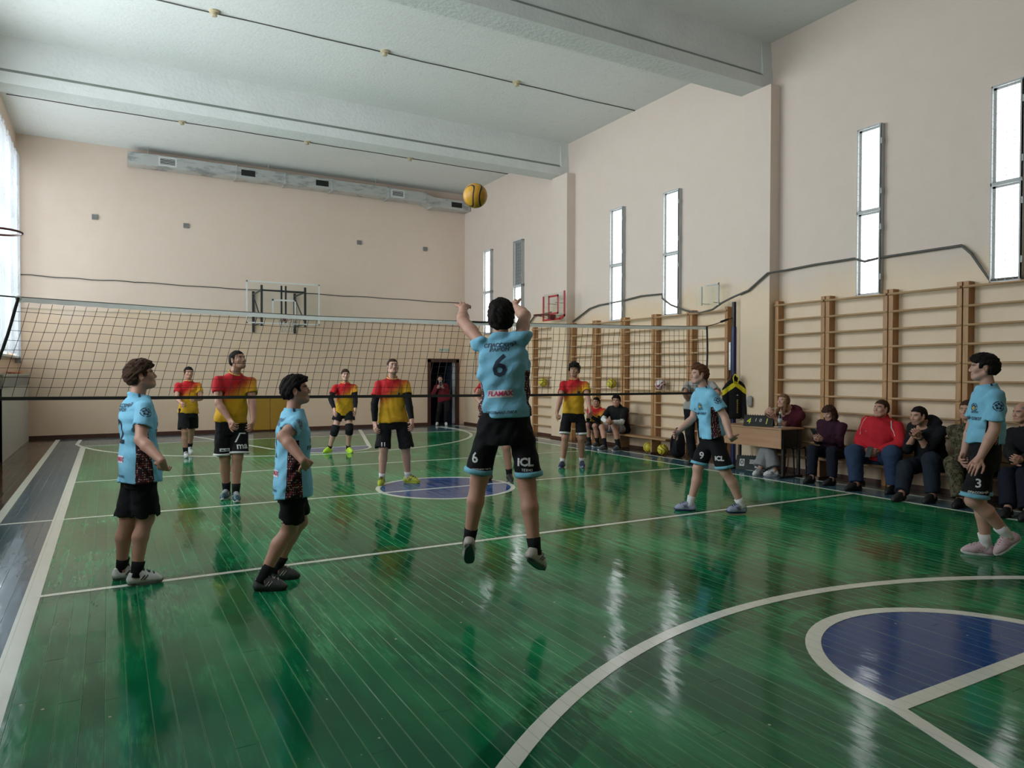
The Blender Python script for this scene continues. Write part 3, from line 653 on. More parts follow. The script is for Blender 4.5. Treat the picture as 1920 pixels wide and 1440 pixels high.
def ball_mat(name, c1, c2, c3):
    m, nt, b = newmat(name, c1, 0.45, 0.4)
    p = objco(nt); n = nd(nt, 'ShaderNodeVectorMath', operation='NORMALIZE'); nt.links.new(p, n.inputs[0]); s = sep(nt, n.outputs[0])
    wv = mth(nt, 'ADD', mth(nt, 'MULTIPLY', s[0], 1.5), mth(nt, 'SINE', mth(nt, 'MULTIPLY', s[1], 3.2)))
    k = mth(nt, 'FRACT', mth(nt, 'MULTIPLY', wv, 0.85))
    c = mixc(nt, mth(nt, 'GREATER_THAN', k, 0.52), c1, c2)
    k2 = mth(nt, 'FRACT', mth(nt, 'ADD', mth(nt, 'MULTIPLY', s[2], 1.3), mth(nt, 'MULTIPLY', wv, 0.5)))
    c = mixc(nt, mth(nt, 'GREATER_THAN', k2, 0.80), c, c3)
    nt.links.new(c, b.inputs['Base Color']); return m
M['ball_yb'] = ball_mat('yellow_navy_ball', (0.60, 0.50, 0.03), (0.62, 0.50, 0.04), (0.012, 0.018, 0.05))
M['ball_or'] = ball_mat('orange_yellow_ball', (0.62, 0.33, 0.03), (0.60, 0.30, 0.03), (0.03, 0.025, 0.05))
M['ball_rw'] = ball_mat('red_white_ball', (0.62, 0.60, 0.58), (0.30, 0.025, 0.05), (0.62, 0.60, 0.58))
M['ball_seam'] = simple('ball_seam', (0.03, 0.03, 0.03), 0.6)
def ball(c, mat, label, r=.105, rot=(0, 0, 0), group=None):
    bm = bmesh.new(); bmesh.ops.create_icosphere(bm, subdivisions=4, radius=r)
    Rm = Matrix.Rotation(.6, 3, 'X')
    for v in bm.verts:                                # recessed panel seams
        d = v.co.normalized(); g = min(abs(d.x), abs(d.y), abs(d.z), abs(abs(d.x) - .5), abs(abs(d.z) - .5)) if False else min(abs(math.sin(3 * d.x)), abs(math.sin(3 * d.y + .4)), abs(math.sin(3 * d.z + .9)))
        v.co = d * (r - (.0022 if g < .06 else 0))
    me = bpy.data.meshes.new('volleyball'); bm.to_mesh(me); bm.free(); me.materials.append(mat)
    me.polygons.foreach_set('use_smooth', np.ones(len(me.polygons), bool))
    o = bpy.data.objects.new('volleyball', me); COL.objects.link(o); o.location = c; o.rotation_euler = rot; tag(o, label, 'ball', group); return o
def atpx(u, v, D): return Vector((0, 0, 1.556)) + (FW + RT * ((u - 960) / 1337.67) - UP * ((v - 720) / 1337.67)) * D
ball(atpx(891, 367, 6.9), M['ball_or'], 'orange yellow volleyball in the air above the jumping player', .118, (.5, .9, .4))
ball((9.36, 15.0, 1.335), M['ball_yb'], 'yellow volleyball wedged in the bars beyond the far pilaster', .108, (.3, .2, 1.), 'spare balls wedged in the wall bars')
ball((9.34, 12.2, 1.345), M['ball_yb'], 'yellow volleyball wedged in the bars above the boy in black', .106, (1.1, .5, .3), 'spare balls wedged in the wall bars')
ball((9.34, 10.66, 1.345), M['ball_rw'], 'red and white volleyball wedged in the wall bars', .106, (.4, .9, .2), 'spare balls wedged in the wall bars')
ball((9.22, 10.85, .108), M['ball_yb'], 'yellow ball under the bench, nearer the seated boys', .105, (.2, 1.2, .5), 'balls under the far bench')
ball((9.20, 10.42, .108), M['ball_yb'], 'yellow ball under the bench, beside the black backpack', .105, (1.3, .2, .5), 'balls under the far bench')

# ------------------------------------------------------------------ the volleyball net
net = empty('volleyball_net', (4, CEN, 1.2), 'black volleyball net with white top tape stretched across the court', 'net')
def ntop(s): return Vector((-0.80 + 9.57 * s, CEN, float(np.interp(s, [0, .16, .32, .64, .85, 1], [2.32, 2.275, 2.25, 2.275, 2.31, 2.35]))))
def nbot(s): return Vector((-0.80 + 9.58 * s - .27 * (1 - s ** 1.5), CEN - .02, float(np.interp(s, [0, .33, .65, 1], [1.285, 1.26, 1.24, 1.23]))))
def npt(s, t):
    p = ntop(s).lerp(nbot(s), t); p.y += .012 * math.sin(s * 23 + t * 4); p.z += .006 * math.sin(s * 61 + t * 9) * math.sin(math.pi * t); p.x += .008 * math.sin(s * 37 + t * 6) * math.sin(math.pi * t); return p
mb = MB(); NC = 94
for i in range(1, NC): mb.tube([npt(i / NC, .05 + .93 * t / 8) for t in range(9)], .0033, 4, caps=False)
for j in range(1, 10): mb.tube([npt(i / NC, .05 + .93 * j / 10) for i in range(NC + 1)], .0033, 4, caps=False)
nn = mb.build('netting', M['net_black'], net); nn['kind'] = 'stuff'
def band(s0, s1, off0, off1, th, mat, name, fn, n=96, scal=0.0):
    v, f = [], []
    for i in range(n + 1):
        s = s0 + (s1 - s0) * i / n; p = fn(s); k = scal * abs(math.sin(s * NC * math.pi / 2))
        for dy in (-th / 2, th / 2): v += [(p.x, p.y + dy, p.z + off0), (p.x, p.y + dy, p.z + off1 + k)]
    for i in range(n):
        a = i * 4; b = a + 4; f += [(a, b, b + 1, a + 1), (a + 3, b + 3, b + 2, a + 2), (a + 1, b + 1, b + 3, a + 3), (a + 2, b + 2, b, a)]
    f += [(0, 1, 3, 2), (n * 4, n * 4 + 2, n * 4 + 3, n * 4 + 1)]
    me = bpy.data.meshes.new(name); me.from_pydata(v, [], f); return link(name, me, mat, net)
band(0, 1, 0.0, -.052, .008, M['rope_white'], 'top_tape', ntop, scal=.008)
band(0, 1, .018, -.018, .008, M['net_black'], 'bottom_tape', nbot)
mb = MB(); mb.tube([ntop(s / 40) + Vector((0, 0, .004)) for s in range(41)], .006, 6).build('head_cord', M['cable'], net)
for s in (0, 1): MB().tube([npt(s, t / 8) for t in range(9)], .016, 6).build('side_tape', M['net_black'], net)
MB().tube([ntop(1), (9.0, CEN - .01, 2.41), (9.34, 8.81, 2.52)], .007, 6).build('tension_cord', M['net_black'], net)
MB().tube([(9.08, CEN - .02, 2.44), (9.24, 8.83, 2.49)], .02, 6).build('turnbuckle', M['net_black'], net)
MB().tube([ntop(0), (-1.3, CEN, 2.345), (XL, CEN, 2.37)], .008, 6).build('tension_cord', M['net_black'], net)
MB().lathe([(.004, 0), (.03, .005), (.03, .015), (.004, .02)], (-.80, CEN - .01, 2.31), 12, 'y').build('ring', M['galv'], net)
MB().tube([ntop(.54) + Vector((0, -.01, .0)), ntop(.552) + Vector((0, -.012, -.005)), ntop(.566) + Vector((0, -.012, .002))], .012, 6).build('tape_knot', M['net_black'], net)
post = empty('net_post', (9.36, 8.81, 0), 'dark blue steel net post standing against the pilaster', 'post')
MB().tube([(9.36, 8.81, 0), (9.36, 8.81, 2.36)], .045, 14).build('lower_tube', M['navy'], post, False)
MB().tube([(9.36, 8.81, 2.36), (9.36, 8.81, 2.79)], .036, 14).build('upper_tube', M['black_metal'], post, False)
MB().lathe([(.12, 0), (.12, .012), (.06, .02)], (9.36, 8.81, 0), 18).build('base_plate', M['black_metal'], post)
MB().box((9.30, 8.83, 1.62), (9.33, 8.87, 2.1), .005).build('winch_bar', M['galv'], post)
MB().tube([(9.31, 8.85, 1.62), (9.31, 8.86, 1.50), (9.27, 8.86, 1.46)], .010, 6).build('winch_handle', M['black_metal'], post)
# tripod stand in the far part of the hall
st = empty('tripod_stand', (7.25, 12.85, 0), 'thin black tripod stand beyond the jumping player', 'stand')
MB().tube([(7.25, 12.85, .35), (7.25, 12.85, 1.56)], .012, 8).build('mast', M['black_metal'], st); MB().tube([(7.25, 12.85, .3), (7.25, 12.85, 1.05)], .019, 8).build('lower_mast', M['black_metal'], st)
MB().box((7.22, 12.82, 1.20), (7.29, 12.88, 1.27), .01).build('clamp', M['black_metal'], st)
MB().tube([(7.26, 12.85, 1.23), (7.34, 12.83, 1.29)], .008, 6).build('clamp_knob', M['black_metal'], st)
for k in range(3):
    a = k * 2.094 + .4; MB().tube([(7.25, 12.85, .55), (7.25 + .33 * math.cos(a), 12.85 + .33 * math.sin(a), .01)], .010, 6).build('leg', M['black_metal'], st)

# ------------------------------------------------------------------ scorer table and what stands on it
tb = empty('scorer_table', (8.93, 7.83, 0), 'beech school desk with black steel legs in front of the scorer', 'table')
MB().box((8.66, 7.22, .722), (9.16, 8.46, .744), .003).build('tabletop', M['table_wood'], tb)
MB().box((8.68, 7.24, .44), (8.698, 8.44, .72), .002).build('front_panel', M['table_wood'], tb)
for y in (7.25, 8.40):
    MB().box((8.70, y - .006, .45), (9.14, y + .006, .72)).build('side_panel', M['black_metal'], tb)
    MB().box((8.72, y - .02, .03), (8.77, y + .02, .72), .003).build('leg', M['black_metal'], tb)
    MB().box((9.06, y - .02, .03), (9.10, y + .02, .72), .003).build('leg', M['black_metal'], tb)
    MB().box((8.64, y - .022, 0), (9.15, y + .022, .032), .004).build('foot_rail', M['black_metal'], tb)
ch = empty('school_chair', (9.32, 7.62, 0), 'plywood school chair with thin black tube legs behind the table', 'chair')
MB().box((9.16, 7.43, .415), (9.48, 7.80, .435), .006).build('seat', M['bench_wood'], ch)
for sx, sy in ((9.19, 7.41), (9.19, 7.82), (9.47, 7.41), (9.47, 7.82)): MB().tube([(sx, sy, 0), (sx + .0, sy + (.02 if sy < 7.6 else -.02), .38), (sx, sy + (.05 if sy < 7.6 else -.05), .415)], .011, 8).build('leg', M['black_metal'], ch)
for sy in (7.43, 7.80): MB().tube([(9.19, sy, .40), (9.47, sy, .40)], .011, 8).build('seat_rail', M['black_metal'], ch)
def tent_board(name, c, nrm, wd, ht, lean, mat, label):
    n = Vector(nrm).normalized(); r_ = Vector((0, 0, 1)).cross(n).normalized()      # right as seen from the front
    o = empty(name, c, label, 'scoreboard'); c = Vector(c); top = c + Vector((0, 0, ht)); fr = []
    for s in (1, -1):
        b0 = c + n * s * lean; up = (top - b0).normalized(); nn_ = r_.cross(up) * s
        ctr = (top + b0) / 2; fr.append((ctr, r_, up, nn_))
        MB().obox(ctr, r_, up, nn_, (wd, (top - b0).length, .008)).build('board_face', mat, o)
    for i in range(12):
        t = -wd / 2 + wd * (i + .5) / 12; a = top + r_ * t
        MB().tube([a + n * .016 * math.cos(q * 1.0472) + Vector((0, 0, .016 * math.sin(q * 1.0472))) for q in range(6)], .003, 4, True).build('binding_ring', M['black_metal'], o)
    return o, fr[0]
sb, (ctr, r_, up_, nn_) = tent_board('flip_scoreboard', (8.80, 7.76, .746), (-.86, -.5, 0), .44, .165, .085, M['board_black'], 'black flip scoreboard reading 4 1 0 1 on the table')
for t, x, y, sz, mt in (('4', -.145, -.01, .135, 'yellow_print'), ('1', -.04, .012, .075, 'white_print'), ('0', .03, .005, .075, 'white_print'), ('1', .12, -.01, .14, 'yellow_print')):
    flat_text(t, sz, ctr + r_ * x + up_ * y + nn_ * .0055, r_, up_, M[mt], sb, 'digit', shear=.15)
sb2, (ctr, r_, up_, nn_) = tent_board('flip_scoreboard', (9.10, 8.17, .002), (-.85, -.53, 0), .46, .22, .10, M['board_green'], 'dark flip scoreboard showing zeros, standing on the floor')
for t, x, y, sz, bw, bh in (('0', -.14, .0, .12, .075, .12), ('0', .0, .02, .075, .042, .07), ('0', .045, .02, .075, .042, .07), ('0', .10, -.02, .12, .075, .12)):
    MB().obox(ctr + r_ * x + up_ * y + nn_ * .006, r_, up_, nn_, (bw, bh, .003)).build('number_card', M['plastic_white'], sb2)
    flat_text(t, sz, ctr + r_ * x + up_ * y + nn_ * .0085, r_, up_, M['black'], sb2, 'digit')
bt = empty('water_bottle', (8.80, 7.36, .744), 'clear plastic water bottle on the corner of the table', 'bottle')
M['pet'] = glass_mat('clear_pet', (0.80, 0.85, 0.86), 0.55)
MB().lathe([(.026, 0), (.031, .01), (.031, .05), (.028, .06), (.031, .07), (.031, .15), (.022, .19), (.013, .21), (.013, .222)], (8.80, 7.36, .745), 20).build('bottle_body', M['pet'], bt, True)
MB().lathe([(.0315, .075), (.0315, .14)], (8.80, 7.36, .745), 20).build('bottle_label', simple('bottle_label_film', (.35, .37, .40), .4, var=.5, nscale=40), bt, True)
MB().lathe([(.015, .215), (.015, .236), (.013, .238)], (8.80, 7.36, .745), 16).build('bottle_cap', M['plastic_white'], bt)
o = MB().box((8.86, 7.42, .7445), (9.05, 7.70, .748)).build('paper_sheet', M['plastic_white']); tag(o, 'white score sheet lying on the table by the bottle', 'paper')

# ================================================================== SIGNED-DISTANCE MODELLING (people, clothes, soft things)
def V3(p): return np.array(p, dtype=np.float64)
def un(v):
    v = V3(v); n = np.linalg.norm(v); return v / n if n > 1e-9 else v
def smin(a, b, k):
    if k <= 0: return np.minimum(a, b)
    h = np.clip(0.5 + 0.5 * (b - a) / k, 0, 1); return b + (a - b) * h - k * h * (1 - h)
def cone(a, b, r1, r2, flat=None, fs=1.0):
    a, b = V3(a), V3(b); ab = b - a; L2 = max(ab @ ab, 1e-9)
    def f(x, y, z):
        px, py, pz = x - a[0], y - a[1], z - a[2]
        h = np.clip((px * ab[0] + py * ab[1] + pz * ab[2]) / L2, 0, 1)
        dx, dy, dz = px - ab[0] * h, py - ab[1] * h, pz - ab[2] * h
        if flat is not None:
            q = (dx * flat[0] + dy * flat[1] + dz * flat[2]) * (1 / fs - 1)
            dx, dy, dz = dx + flat[0] * q, dy + flat[1] * q, dz + flat[2] * q
        return np.sqrt(dx * dx + dy * dy + dz * dz) - (r1 + (r2 - r1) * h)
    m = max(r1, r2); return f, np.minimum(a, b) - m, np.maximum(a, b) + m
def ell(c, R, rad):
    """R: rows = local axes"""
    c, R, rad = V3(c), V3(R), V3(rad)
    def f(x, y, z):
        px, py, pz = x - c[0], y - c[1], z - c[2]
        u = [(px * R[i][0] + py * R[i][1] + pz * R[i][2]) for i in range(3)]
        k0 = np.sqrt(sum((u[i] / rad[i]) ** 2 for i in range(3))); k1 = np.sqrt(sum((u[i] / rad[i] ** 2) ** 2 for i in range(3)))
        return k0 * (k0 - 1) / np.maximum(k1, 1e-6)
    m = rad.max(); return f, c - m, c + m
def clip(prim, p, n):
    f, lo, hi = prim; p, n = V3(p), un(n)
    return (lambda x, y, z: np.maximum(f(x, y, z), (x - p[0]) * n[0] + (y - p[1]) * n[1] + (z - p[2]) * n[2])), lo, hi
class Grid:
    def __init__(s, lo, hi, res):
        s.res = res; s.lo = V3(lo) - 2 * res; n = np.ceil((V3(hi) + 2 * res - s.lo) / res).astype(int) + 1
        s.n = n; s.ax = [s.lo[i] + res * np.arange(n[i]) for i in range(3)]; s.v = np.full(n, 0.25, np.float32)
    def win(s, lo, hi, pad):
        sl = []
        for i in range(3):
            a = max(0, int((lo[i] - pad - s.lo[i]) / s.res)); b = min(s.n[i], int((hi[i] + pad - s.lo[i]) / s.res) + 2)
            if b <= a: return None
            sl.append(slice(a, b))
        return tuple(sl)
    def xyz(s, sl): return s.ax[0][sl[0]][:, None, None], s.ax[1][sl[1]][None, :, None], s.ax[2][sl[2]][None, None, :]
    def add(s, prim, k=0.0, pad=None):
        f, lo, hi = prim; sl = s.win(lo, hi, (k + 3 * s.res) if pad is None else pad)
        if sl is None: return s
        s.v[sl] = smin(s.v[sl], f(*s.xyz(sl)), k); return s
    def sub(s, prim, k=0.0):
        f, lo, hi = prim; sl = s.win(lo, hi, k + 3 * s.res)
        if sl is None: return s
        s.v[sl] = -smin(-s.v[sl], f(*s.xyz(sl)), k); return s
    def cut(s, p, n, k=0.0):
        """remove the half space in front of plane p, n"""
        p, n = V3(p), un(n); x, y, z = s.xyz((slice(None),) * 3)
        d = (x - p[0]) * n[0] + (y - p[1]) * n[1] + (z - p[2]) * n[2]
        s.v = -smin(-s.v, -d, k).astype(np.float32); return s
    def cut_near(s, p, n, lo, hi, k=0.0):
        p, n = V3(p), un(n); sl = s.win(lo, hi, 0)
        if sl is None: return s
        x, y, z = s.xyz(sl); d = (x - p[0]) * n[0] + (y - p[1]) * n[1] + (z - p[2]) * n[2]
        s.v[sl] = -smin(-s.v[sl], -d, k); return s
    def wrinkle(s, amp, freq, seed=0, dirs=4, ani=(1, 1, 1)):
        r = np.random.default_rng(seed); x, y, z = s.xyz((slice(None),) * 3); t = 0
        for i in range(dirs):
            d = un(r.normal(size=3) * ani) * freq * r.uniform(.6, 1.5); t = t + np.sin(x * d[0] + y * d[1] + z * d[2] + r.uniform(0, 6.28) + 1.3 * np.sin((x + y * .7 - z * .5) * freq * .37 + i))
        s.v = s.v + (amp / dirs * 1.6 * t).astype(np.float32); return s
    def mesh(s):
        v = s.v; ins = v < 0
        n = ins.astype(np.uint8); c = sum(n[i:v.shape[0] - 1 + i, j:v.shape[1] - 1 + j, k:v.shape[2] - 1 + k] for i in (0, 1) for j in (0, 1) for k in (0, 1))
        cells = np.argwhere((c > 0) & (c < 8))
        if len(cells) == 0: return np.zeros((0, 3)), np.zeros((0, 4), int)
        corners = np.array([(i, j, k) for i in (0, 1) for j in (0, 1) for k in (0, 1)])
        val = np.stack([v[cells[:, 0] + a, cells[:, 1] + b, cells[:, 2] + d] for a, b, d in corners], 1)
        acc = np.zeros((len(cells), 3)); cnt = np.zeros(len(cells))
        for i in range(8):
            for j in range(i + 1, 8):
                if abs(corners[i] - corners[j]).sum() != 1: continue
                a, b = val[:, i], val[:, j]; m = (a < 0) != (b < 0); t = np.where(m, a / np.where(m, a - b, 1), 0)
                acc += m[:, None] * (corners[i] + (corners[j] - corners[i]) * t[:, None]); cnt += m
        pts = s.lo + (cells + acc / cnt[:, None]) * s.res
        idx = np.full(c.shape, -1, np.int32); idx[cells[:, 0], cells[:, 1], cells[:, 2]] = np.arange(len(cells))
        F = []
        for ax in range(3):
            sl0 = [slice(1, -1)] * 3; sl1 = [slice(1, -1)] * 3; sl0[ax] = slice(0, -1); sl1[ax] = slice(1, None)
            A, B = ins[tuple(sl0)], ins[tuple(sl1)]; e = np.argwhere(A != B)
            if len(e) == 0: continue
            flip = A[tuple(e.T)]; e = e + 1; e[:, ax] -= 1
            o1, o2 = [(1, 2), (2, 0), (0, 1)][ax]
            q = []
            for d1, d2 in ((-1, -1), (0, -1), (0, 0), (-1, 0)):
                k = e.copy(); k[:, o1] += d1; k[:, o2] += d2; q.append(idx[tuple(k.T)])
            q = np.stack(q, 1); q[~flip] = q[~flip][:, ::-1]; F.append(q)
        F = np.concatenate(F); F = F[(F >= 0).all(1)]
        return pts, F
def np_mesh(name, P, F):
    me = bpy.data.meshes.new(name); n, m = len(P), len(F)
    me.vertices.add(n); me.vertices.foreach_set('co', np.ascontiguousarray(P, np.float32).ravel())
    me.loops.add(4 * m); me.loops.foreach_set('vertex_index', np.ascontiguousarray(F, np.int32).ravel())
    me.polygons.add(m); me.polygons.foreach_set('loop_start', np.arange(0, 4 * m, 4, dtype=np.int32))
    me.update(calc_edges=True); me.validate(); return me
def relax(P, F, it=1, w=.5):
    for _ in range(it):
        S = np.zeros_like(P); C_ = np.zeros(len(P))
        for i in range(4):
            a, b = F[:, i], F[:, (i + 1) % 4]
            np.add.at(S, a, P[b]); np.add.at(C_, a, 1); np.add.at(S, b, P[a]); np.add.at(C_, b, 1)
        P = P * (1 - w) + w * S / np.maximum(C_, 1)[:, None]
    return P
def setattr_vec(me, name, A):
    at = me.attributes.new(name, 'FLOAT_VECTOR', 'POINT'); at.data.foreach_set('vector', np.ascontiguousarray(A, np.float32).ravel())
def setattr_col(me, name, A):
    at = me.color_attributes.new(name, 'FLOAT_COLOR', 'POINT'); at.data.foreach_set('color', np.ascontiguousarray(np.concatenate([A, np.ones((len(A), 1))], 1), np.float32).ravel())

# ------------------------------------------------------------------ cloth, skin and hair materials
def skin_mat(name, base):
    m, nt, b = newmat(name, base, 0.5, 0.35)
    t = attr(nt, 'tone').outputs['Color']; n = noise(nt, objco(nt), 22, 3)
    c = mixc(nt, 1.0, mixc(nt, n, tuple(x * .9 for x in base), tuple(x * 1.07 for x in base)), t, 'MULTIPLY'); nt.links.new(c, b.inputs['Base Color'])
    b.inputs['Subsurface Weight'].default_value = 0.0
    return m
SKIN = [skin_mat('skin_a', (0.48, 0.262, 0.192)), skin_mat('skin_b', (0.45, 0.24, 0.17)), skin_mat('skin_c', (0.52, 0.305, 0.235))]
def hair_mat(name, base):
    m, nt, b = newmat(name, base, 0.75, 0.12); n = noise(nt, scl(nt, objco(nt), (90, 90, 22)), 1.0, 3)
    nt.links.new(mixc(nt, n, tuple(x * .5 for x in base), tuple(x * 1.5 for x in base)), b.inputs['Base Color']); bump(nt, b, n, .004, .8); return m
HAIR = dict(black=hair_mat('hair_black', (.012, .010, .009)), brown=hair_mat('hair_brown', (.045, .024, .015)), ginger=hair_mat('hair_auburn', (.10, .040, .020)), blond=hair_mat('hair_light_brown', (.16, .085, .048)), grey=hair_mat('hair_grey', (.22, .20, .18)))
def cloth(name, base, rough=0.85, var=.12, fine=.0015, spec=.2):
    m, nt, b = newmat(name, base, rough, spec); p = objco(nt); n = noise(nt, p, 7, 4)
    nt.links.new(mixc(nt, n, tuple(x * (1 - var) for x in base), tuple(min(1, x * (1 + var)) for x in base)), b.inputs['Base Color'])
    bump(nt, b, mth(nt, 'ADD', noise(nt, p, 16, 3, dist=.8), mth(nt, 'MULTIPLY', noise(nt, p, 220, 2), .08)), .012 if fine else 0, .55); return m
CL = dict(black=cloth('black_jersey', (.009, .009, .011)), navyblack=cloth('dark_navy_cloth', (.010, .012, .022)), jeans=cloth('blue_denim', (.028, .050, .105)), darkjeans=cloth('dark_denim', (.014, .020, .032)), red=cloth('red_tracksuit', (.46, .018, .028)), maroon=cloth('maroon_fleece', (.075, .012, .022)),
          grey=cloth('grey_marl', (.33, .32, .31)), greypants=cloth('grey_sweatpants', (.23, .235, .24)), white=cloth('white_cloth', (.66, .66, .66)), skyblue=cloth('sky_blue_trim', (.17, .42, .55)), yellowtrim=cloth('yellow_trim', (.70, .48, .16)), yellow=cloth('yellow_cloth', (.66, .55, .04)), lilac=cloth('pale_grey_shorts', (.30, .29, .33)), darkred=cloth('dark_red_sweater', (.12, .010, .018)), purple=cloth('dark_purple_knit', (.035, .010, .022)))  # dark red sweater has the dimness of the doorway put into its colour
def blue_kit():
    m, nt, b = newmat('sky_blue_kit', (.27, .59, .75), .75, .25)
    bc = sep(nt, attr(nt, 'bc').outputs['Vector']); p = objco(nt); n = noise(nt, p, 6, 4)
    c = mixc(nt, n, (.165, .43, .61), (.220, .52, .715))
    side = mth(nt, 'MULTIPLY', mth(nt, 'LESS_THAN', mth(nt, 'ABSOLUTE', mth(nt, 'ADD', bc[2], .008)), mth(nt, 'SUBTRACT', .034, mth(nt, 'MULTIPLY', bc[1], .020))), mth(nt, 'MULTIPLY', mth(nt, 'MULTIPLY', mth(nt, 'GREATER_THAN', mth(nt, 'ABSOLUTE', bc[0]), .045), mth(nt, 'LESS_THAN', mth(nt, 'ABSOLUTE', bc[0]), .126)), mth(nt, 'LESS_THAN', bc[1], .62)))
    ch = nd(nt, 'ShaderNodeTexVoronoi'); ch.inputs['Scale'].default_value = 1.0; mp = nd(nt, 'ShaderNodeVectorMath', operation='MULTIPLY'); nt.links.new(p, mp.inputs[0]); mp.inputs[1].default_value = (84, 84, 62); nt.links.new(mp.outputs[0], ch.inputs['Vector']); ch.inputs['Randomness'].default_value = .35
    dots = mth(nt, 'LESS_THAN', ch.outputs['Distance'], .34)
    pat = mixc(nt, dots, (.022, .006, .010), mixc(nt, mth(nt, 'GREATER_THAN', sep(nt, ch.outputs['Color'])[0], .5), (.50, .34, .27), (.30, .05, .05)))
    nt.links.new(mixc(nt, side, c, pat), b.inputs['Base Color'])
    bump(nt, b, mth(nt, 'ADD', noise(nt, p, 13, 3, dist=1.0), mth(nt, 'MULTIPLY', noise(nt, p, 220, 2), .05)), .012, .5); return m
def yellow_kit():
    m, nt, b = newmat('red_to_yellow_kit', (.6, .4, .03), .75, .25)
    bc = sep(nt, attr(nt, 'bc').outputs['Vector']); p = objco(nt)
    val = mth(nt, 'SUBTRACT', bc[1], mth(nt, 'MULTIPLY', bc[0], 2.4))
    g = ss(nt, mth(nt, 'ADD', val, mth(nt, 'MULTIPLY', mth(nt, 'SUBTRACT', noise(nt, p, 30, 2), .5), .12)), .40, .88)
    rp = nd(nt, 'ShaderNodeValToRGB'); nt.links.new(g, rp.inputs[0]); e = rp.color_ramp.elements
    e[0].position = 0.0; e[0].color = (.60, .335, .016, 1); e[1].position = 1.0; e[1].color = (.46, .010, .016, 1)
    k = e.new(.42); k.color = (.55, .19, .018, 1); k = e.new(.7); k.color = (.50, .075, .018, 1)
    vo = nd(nt, 'ShaderNodeTexVoronoi'); vo.inputs['Randomness'].default_value = 0; mp = nd(nt, 'ShaderNodeVectorMath', operation='MULTIPLY'); nt.links.new(attr(nt, 'bc').outputs['Vector'], mp.inputs[0]); mp.inputs[1].default_value = (95, 30, 0); nt.links.new(mp.outputs[0], vo.inputs['Vector']); vo.voronoi_dimensions = '2D'; vo.inputs['Scale'].default_value = 1.0
    size = ss(nt, mth(nt, 'SUBTRACT', mth(nt, 'MULTIPLY', bc[0], 3.0), bc[1]), -.55, .45)
    dot = mth(nt, 'MULTIPLY', mth(nt, 'LESS_THAN', vo.outputs['Distance'], mth(nt, 'MULTIPLY', size, .42)), mth(nt, 'LESS_THAN', bc[1], .62))
    c = mixc(nt, mth(nt, 'MULTIPLY', dot, .75), rp.outputs[0], (.17, .045, .012)); nt.links.new(c, b.inputs['Base Color'])
    bump(nt, b, mth(nt, 'ADD', noise(nt, p, 13, 3, dist=1.0), mth(nt, 'MULTIPLY', noise(nt, p, 220, 2), .05)), .012, .5); return m
def camo_mat():
    m, nt, b = newmat('camouflage_cloth', (.06, .06, .04), .9, .1); p = objco(nt); n = noise(nt, p, 22, 2); n2 = noise(nt, scl(nt, p, (1.3, 1, .8)), 30, 2)
    c = mixc(nt, mth(nt, 'GREATER_THAN', n, .52), (.055, .058, .032), (.11, .095, .06)); c = mixc(nt, mth(nt, 'GREATER_THAN', n2, .58), c, (.035, .022, .015)); nt.links.new(c, b.inputs['Base Color']); return m
CL['bluekit'] = blue_kit(); CL['yellowkit'] = yellow_kit(); CL['camo'] = camo_mat()
SHOE = {}
def shoe_mat(k, c, var=.2):
    if k not in SHOE: SHOE[k] = simple('shoe_' + k, c, .5, var=var, nscale=30)
    return SHOE[k]
for k, c in dict(white=(.62, .63, .64), grey=(.16, .165, .17), black=(.010, .010, .011), neon=(.45, .70, .03), lime=(.38, .42, .03), teal=(.012, .075, .10), navy=(.010, .018, .075), pink=(.50, .36, .39), lilac=(.28, .30, .42), taupe=(.40, .36, .33), darkgrey=(.06, .065, .07)).items(): shoe_mat(k, c)
M['eye_white'] = simple('eye_white', (.38, .35, .33), .5); M['iris'] = simple('eye_iris', (.03, .02, .015), .2)

# ------------------------------------------------------------------ the figure
TT = [-.30, -.12, 0, .22, .45, .70, .86, .95, 1.04]
TA = [.050, .088, .098, .090, .082, .095, .098, .075, .036]
TBd = [.045, .064, .066, .058, .054, .064, .058, .050, .036]
def torso(P, N, latP, latC, H, sa, sb, tmin, tmax, add=0.0, tabs=None, p=2.3):
    e = un(N - P); L = np.linalg.norm(N - P); tt, ta, tb = tabs or (TT, TA, TBd)
    ta = np.array(ta) * H * sa + add; tb = np.array(tb) * H * sb + add
    lp, lc = un(latP - e * (latP @ e)), un(latC - e * (latC @ e)); fp, fc = np.cross(e, lp) * -1, np.cross(e, lc) * -1
    def loc(x, y, z):
        px, py, pz = x - P[0], y - P[1], z - P[2]; t = (px * e[0] + py * e[1] + pz * e[2]) / L; s = np.clip(t, 0, 1)
        u0 = px * lp[0] + py * lp[1] + pz * lp[2]; u1 = px * lc[0] + py * lc[1] + pz * lc[2]
        w0 = px * fp[0] + py * fp[1] + pz * fp[2]; w1 = px * fc[0] + py * fc[1] + pz * fc[2]
        return t, u0 * (1 - s) + u1 * s, w0 * (1 - s) + w1 * s
    def f(x, y, z):
        t, u, w = loc(x, y, z); a = np.interp(t, tt, ta); b = np.interp(t, tt, tb)
        k = (np.abs(u / a) ** p + np.abs(w / b) ** p) ** (1 / p)
        d = (k - 1) * np.minimum(a, b); return np.maximum(d, np.maximum((t - tmax) * L, (tmin - t) * L))
    m = max(ta.max(), tb.max()) + .02; a_, b_ = P + e * tmin * L, P + e * tmax * L
    return (f, np.minimum(a_, b_) - m, np.maximum(a_, b_) + m), loc
